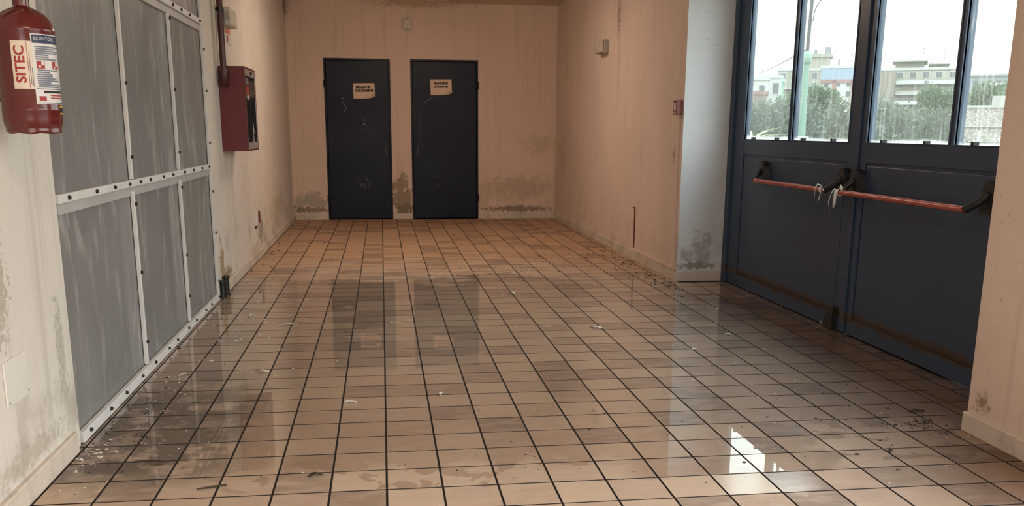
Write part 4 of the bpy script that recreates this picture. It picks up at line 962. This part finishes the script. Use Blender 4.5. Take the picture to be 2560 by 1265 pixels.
def bluered(o):
    for xx in (-1.55, 1.05): MB().box(xx, xx+0.6, -0.12, 0.0, 2.5, 8.6).build('brick_strip', 'b_red', o)
    MB().box(-3.2, 3.2, -0.1, 0, 8.7, 10.3).build('attic_band', 'b_blue', o)
    MB().box(-3.2, 3.2, -0.12, 0, 8.2, 8.7).build('cornice', 'b_red', o)
    antennas(o, [(-1.5, 2, 2.4), (0.8, 2, 1.8)], 10.7)
    for xx in (-1.0, 1.8): MB().box(xx, xx+0.35, 1, 1.4, 10.6, 11.6).build('chimney', 'b_grey', o)
building('apartment_block', 'white block with blue attic band and brick red strips', 0.449, 0.8935, 150, 6.4, 8, 10.3, 'b_white', 7, 4, extra=bluered, sc=2.0)
def curved(o):
    MB().box(-5.9, -3.2, -0.3, 8, -0.1, 9.9).build('stair_block', 'b_brown', o)
    for k, z in enumerate((3.72, 5.17, 6.62, 8.07)):
        for (x0, x1) in ((-3.2, 0.95), (1.05, 5.0)):
            n = 14; xm = (x0+x1)/2; hw = (x1-x0)/2
            A = [(xm+hw*math.sin(-PI/2+PI*i/n), -1.2*math.cos(-PI/2+PI*i/n)**0.6 if 0 < i < n else 0.0) for i in range(n+1)]
            sl = MB().prism(A, lambda a, b: (a, b, z), lambda a, b: (a, b, z+0.12)).build('balcony', 'b_white', o)
            m = MB()
            for i in range(len(A)-1):
                (ax_, ay_), (bx_, by_) = A[i], A[i+1]
                m.add([(ax_, ay_, z+0.12), (bx_, by_, z+0.12), (bx_, by_, z+0.55), (ax_, ay_, z+0.55), (ax_, ay_+0.12, z+0.12), (bx_, by_+0.12, z+0.12), (bx_, by_+0.12, z+0.55), (ax_, ay_+0.12, z+0.55)],
                      [(0,1,2,3),(4,7,6,5),(3,2,6,7),(0,4,5,1)])
            m.build('parapet', ['b_beige', 'b_white'][k % 2], sl)
    MB().box(-3.4, 0.6, 0.4, 7, 10.5, 11.3).build('penthouse', 'b_beige', o)
    MB().box(-3.9, 1.0, -0.6, 7.4, 11.3, 11.55).build('penthouse_roof', 'b_beige', o)
    MB().box(1.3, 3.6, 0.4, 7, 10.5, 10.9).build('penthouse', 'b_beige', o)
    MB().box(1.2, 4.0, -0.4, 7.4, 10.9, 11.1).build('penthouse_roof', 'b_beige', o)
    antennas(o, [(0.3, 2, 2.4), (3.2, 2, 2.4), (-5.0, 2, 1.6), (1.6, 4, 1.0)], 11.1)
building('apartment_block', 'long beige block with stacked rounded balconies', 0.5085, 0.861, 155, 10.6, 9, 10.15, 'b_beige', 7, 6, extra=curved, sc=2.0)
building('apartment_block', 'low grey block on the skyline above the right trees', 0.566, 0.8244, 190, 9.0, 8, 10.8, 'b_grey', 4, 5, frame='b_grey', extra=lambda o: antennas(o, [(-4.2, 2, 1.6), (-2, 2, 2.0), (1.0, 2, 2.2), (-3.2, 2, 1.4)], 11.1), sc=2.0)
building('apartment_block', 'small white house front peeping over the right trees', 0.5625, 0.8268, 150, 2.8, 6, 7.6, 'b_white', 3, 1)
building('town_house', 'low white house with flat roof at the left of the view', 0.3735, 0.9276, 140, 3.4, 7, 8.2, 'b_white', 3, 2)
building('town_house', 'taller white house with roof terrace beside the tower block', 0.386, 0.9225, 150, 3.6, 7, 9.0, 'b_white', 3, 2, extra=lambda o: antennas(o, [(-1.2, 1, 1.6)], 9.3))
building('town_house', 'small tan house with terracotta roof among the bushes', 0.3735, 0.9276, 105, 2.4, 5, 5.0, 'b_brown', 2, 2, frame='b_red')
building('apartment_block', 'pale blue-grey block between the two apartment blocks', 0.470, 0.8827, 180, 6.0, 8, 9.2, 'b_blue', 7, 4, sc=2.0)
building('apartment_block', 'distant grey block beside the curved balconies', 0.540, 0.8417, 210, 9.0, 8, 11.2, 'b_grey', 7, 5, frame='b_grey', sc=1.9)
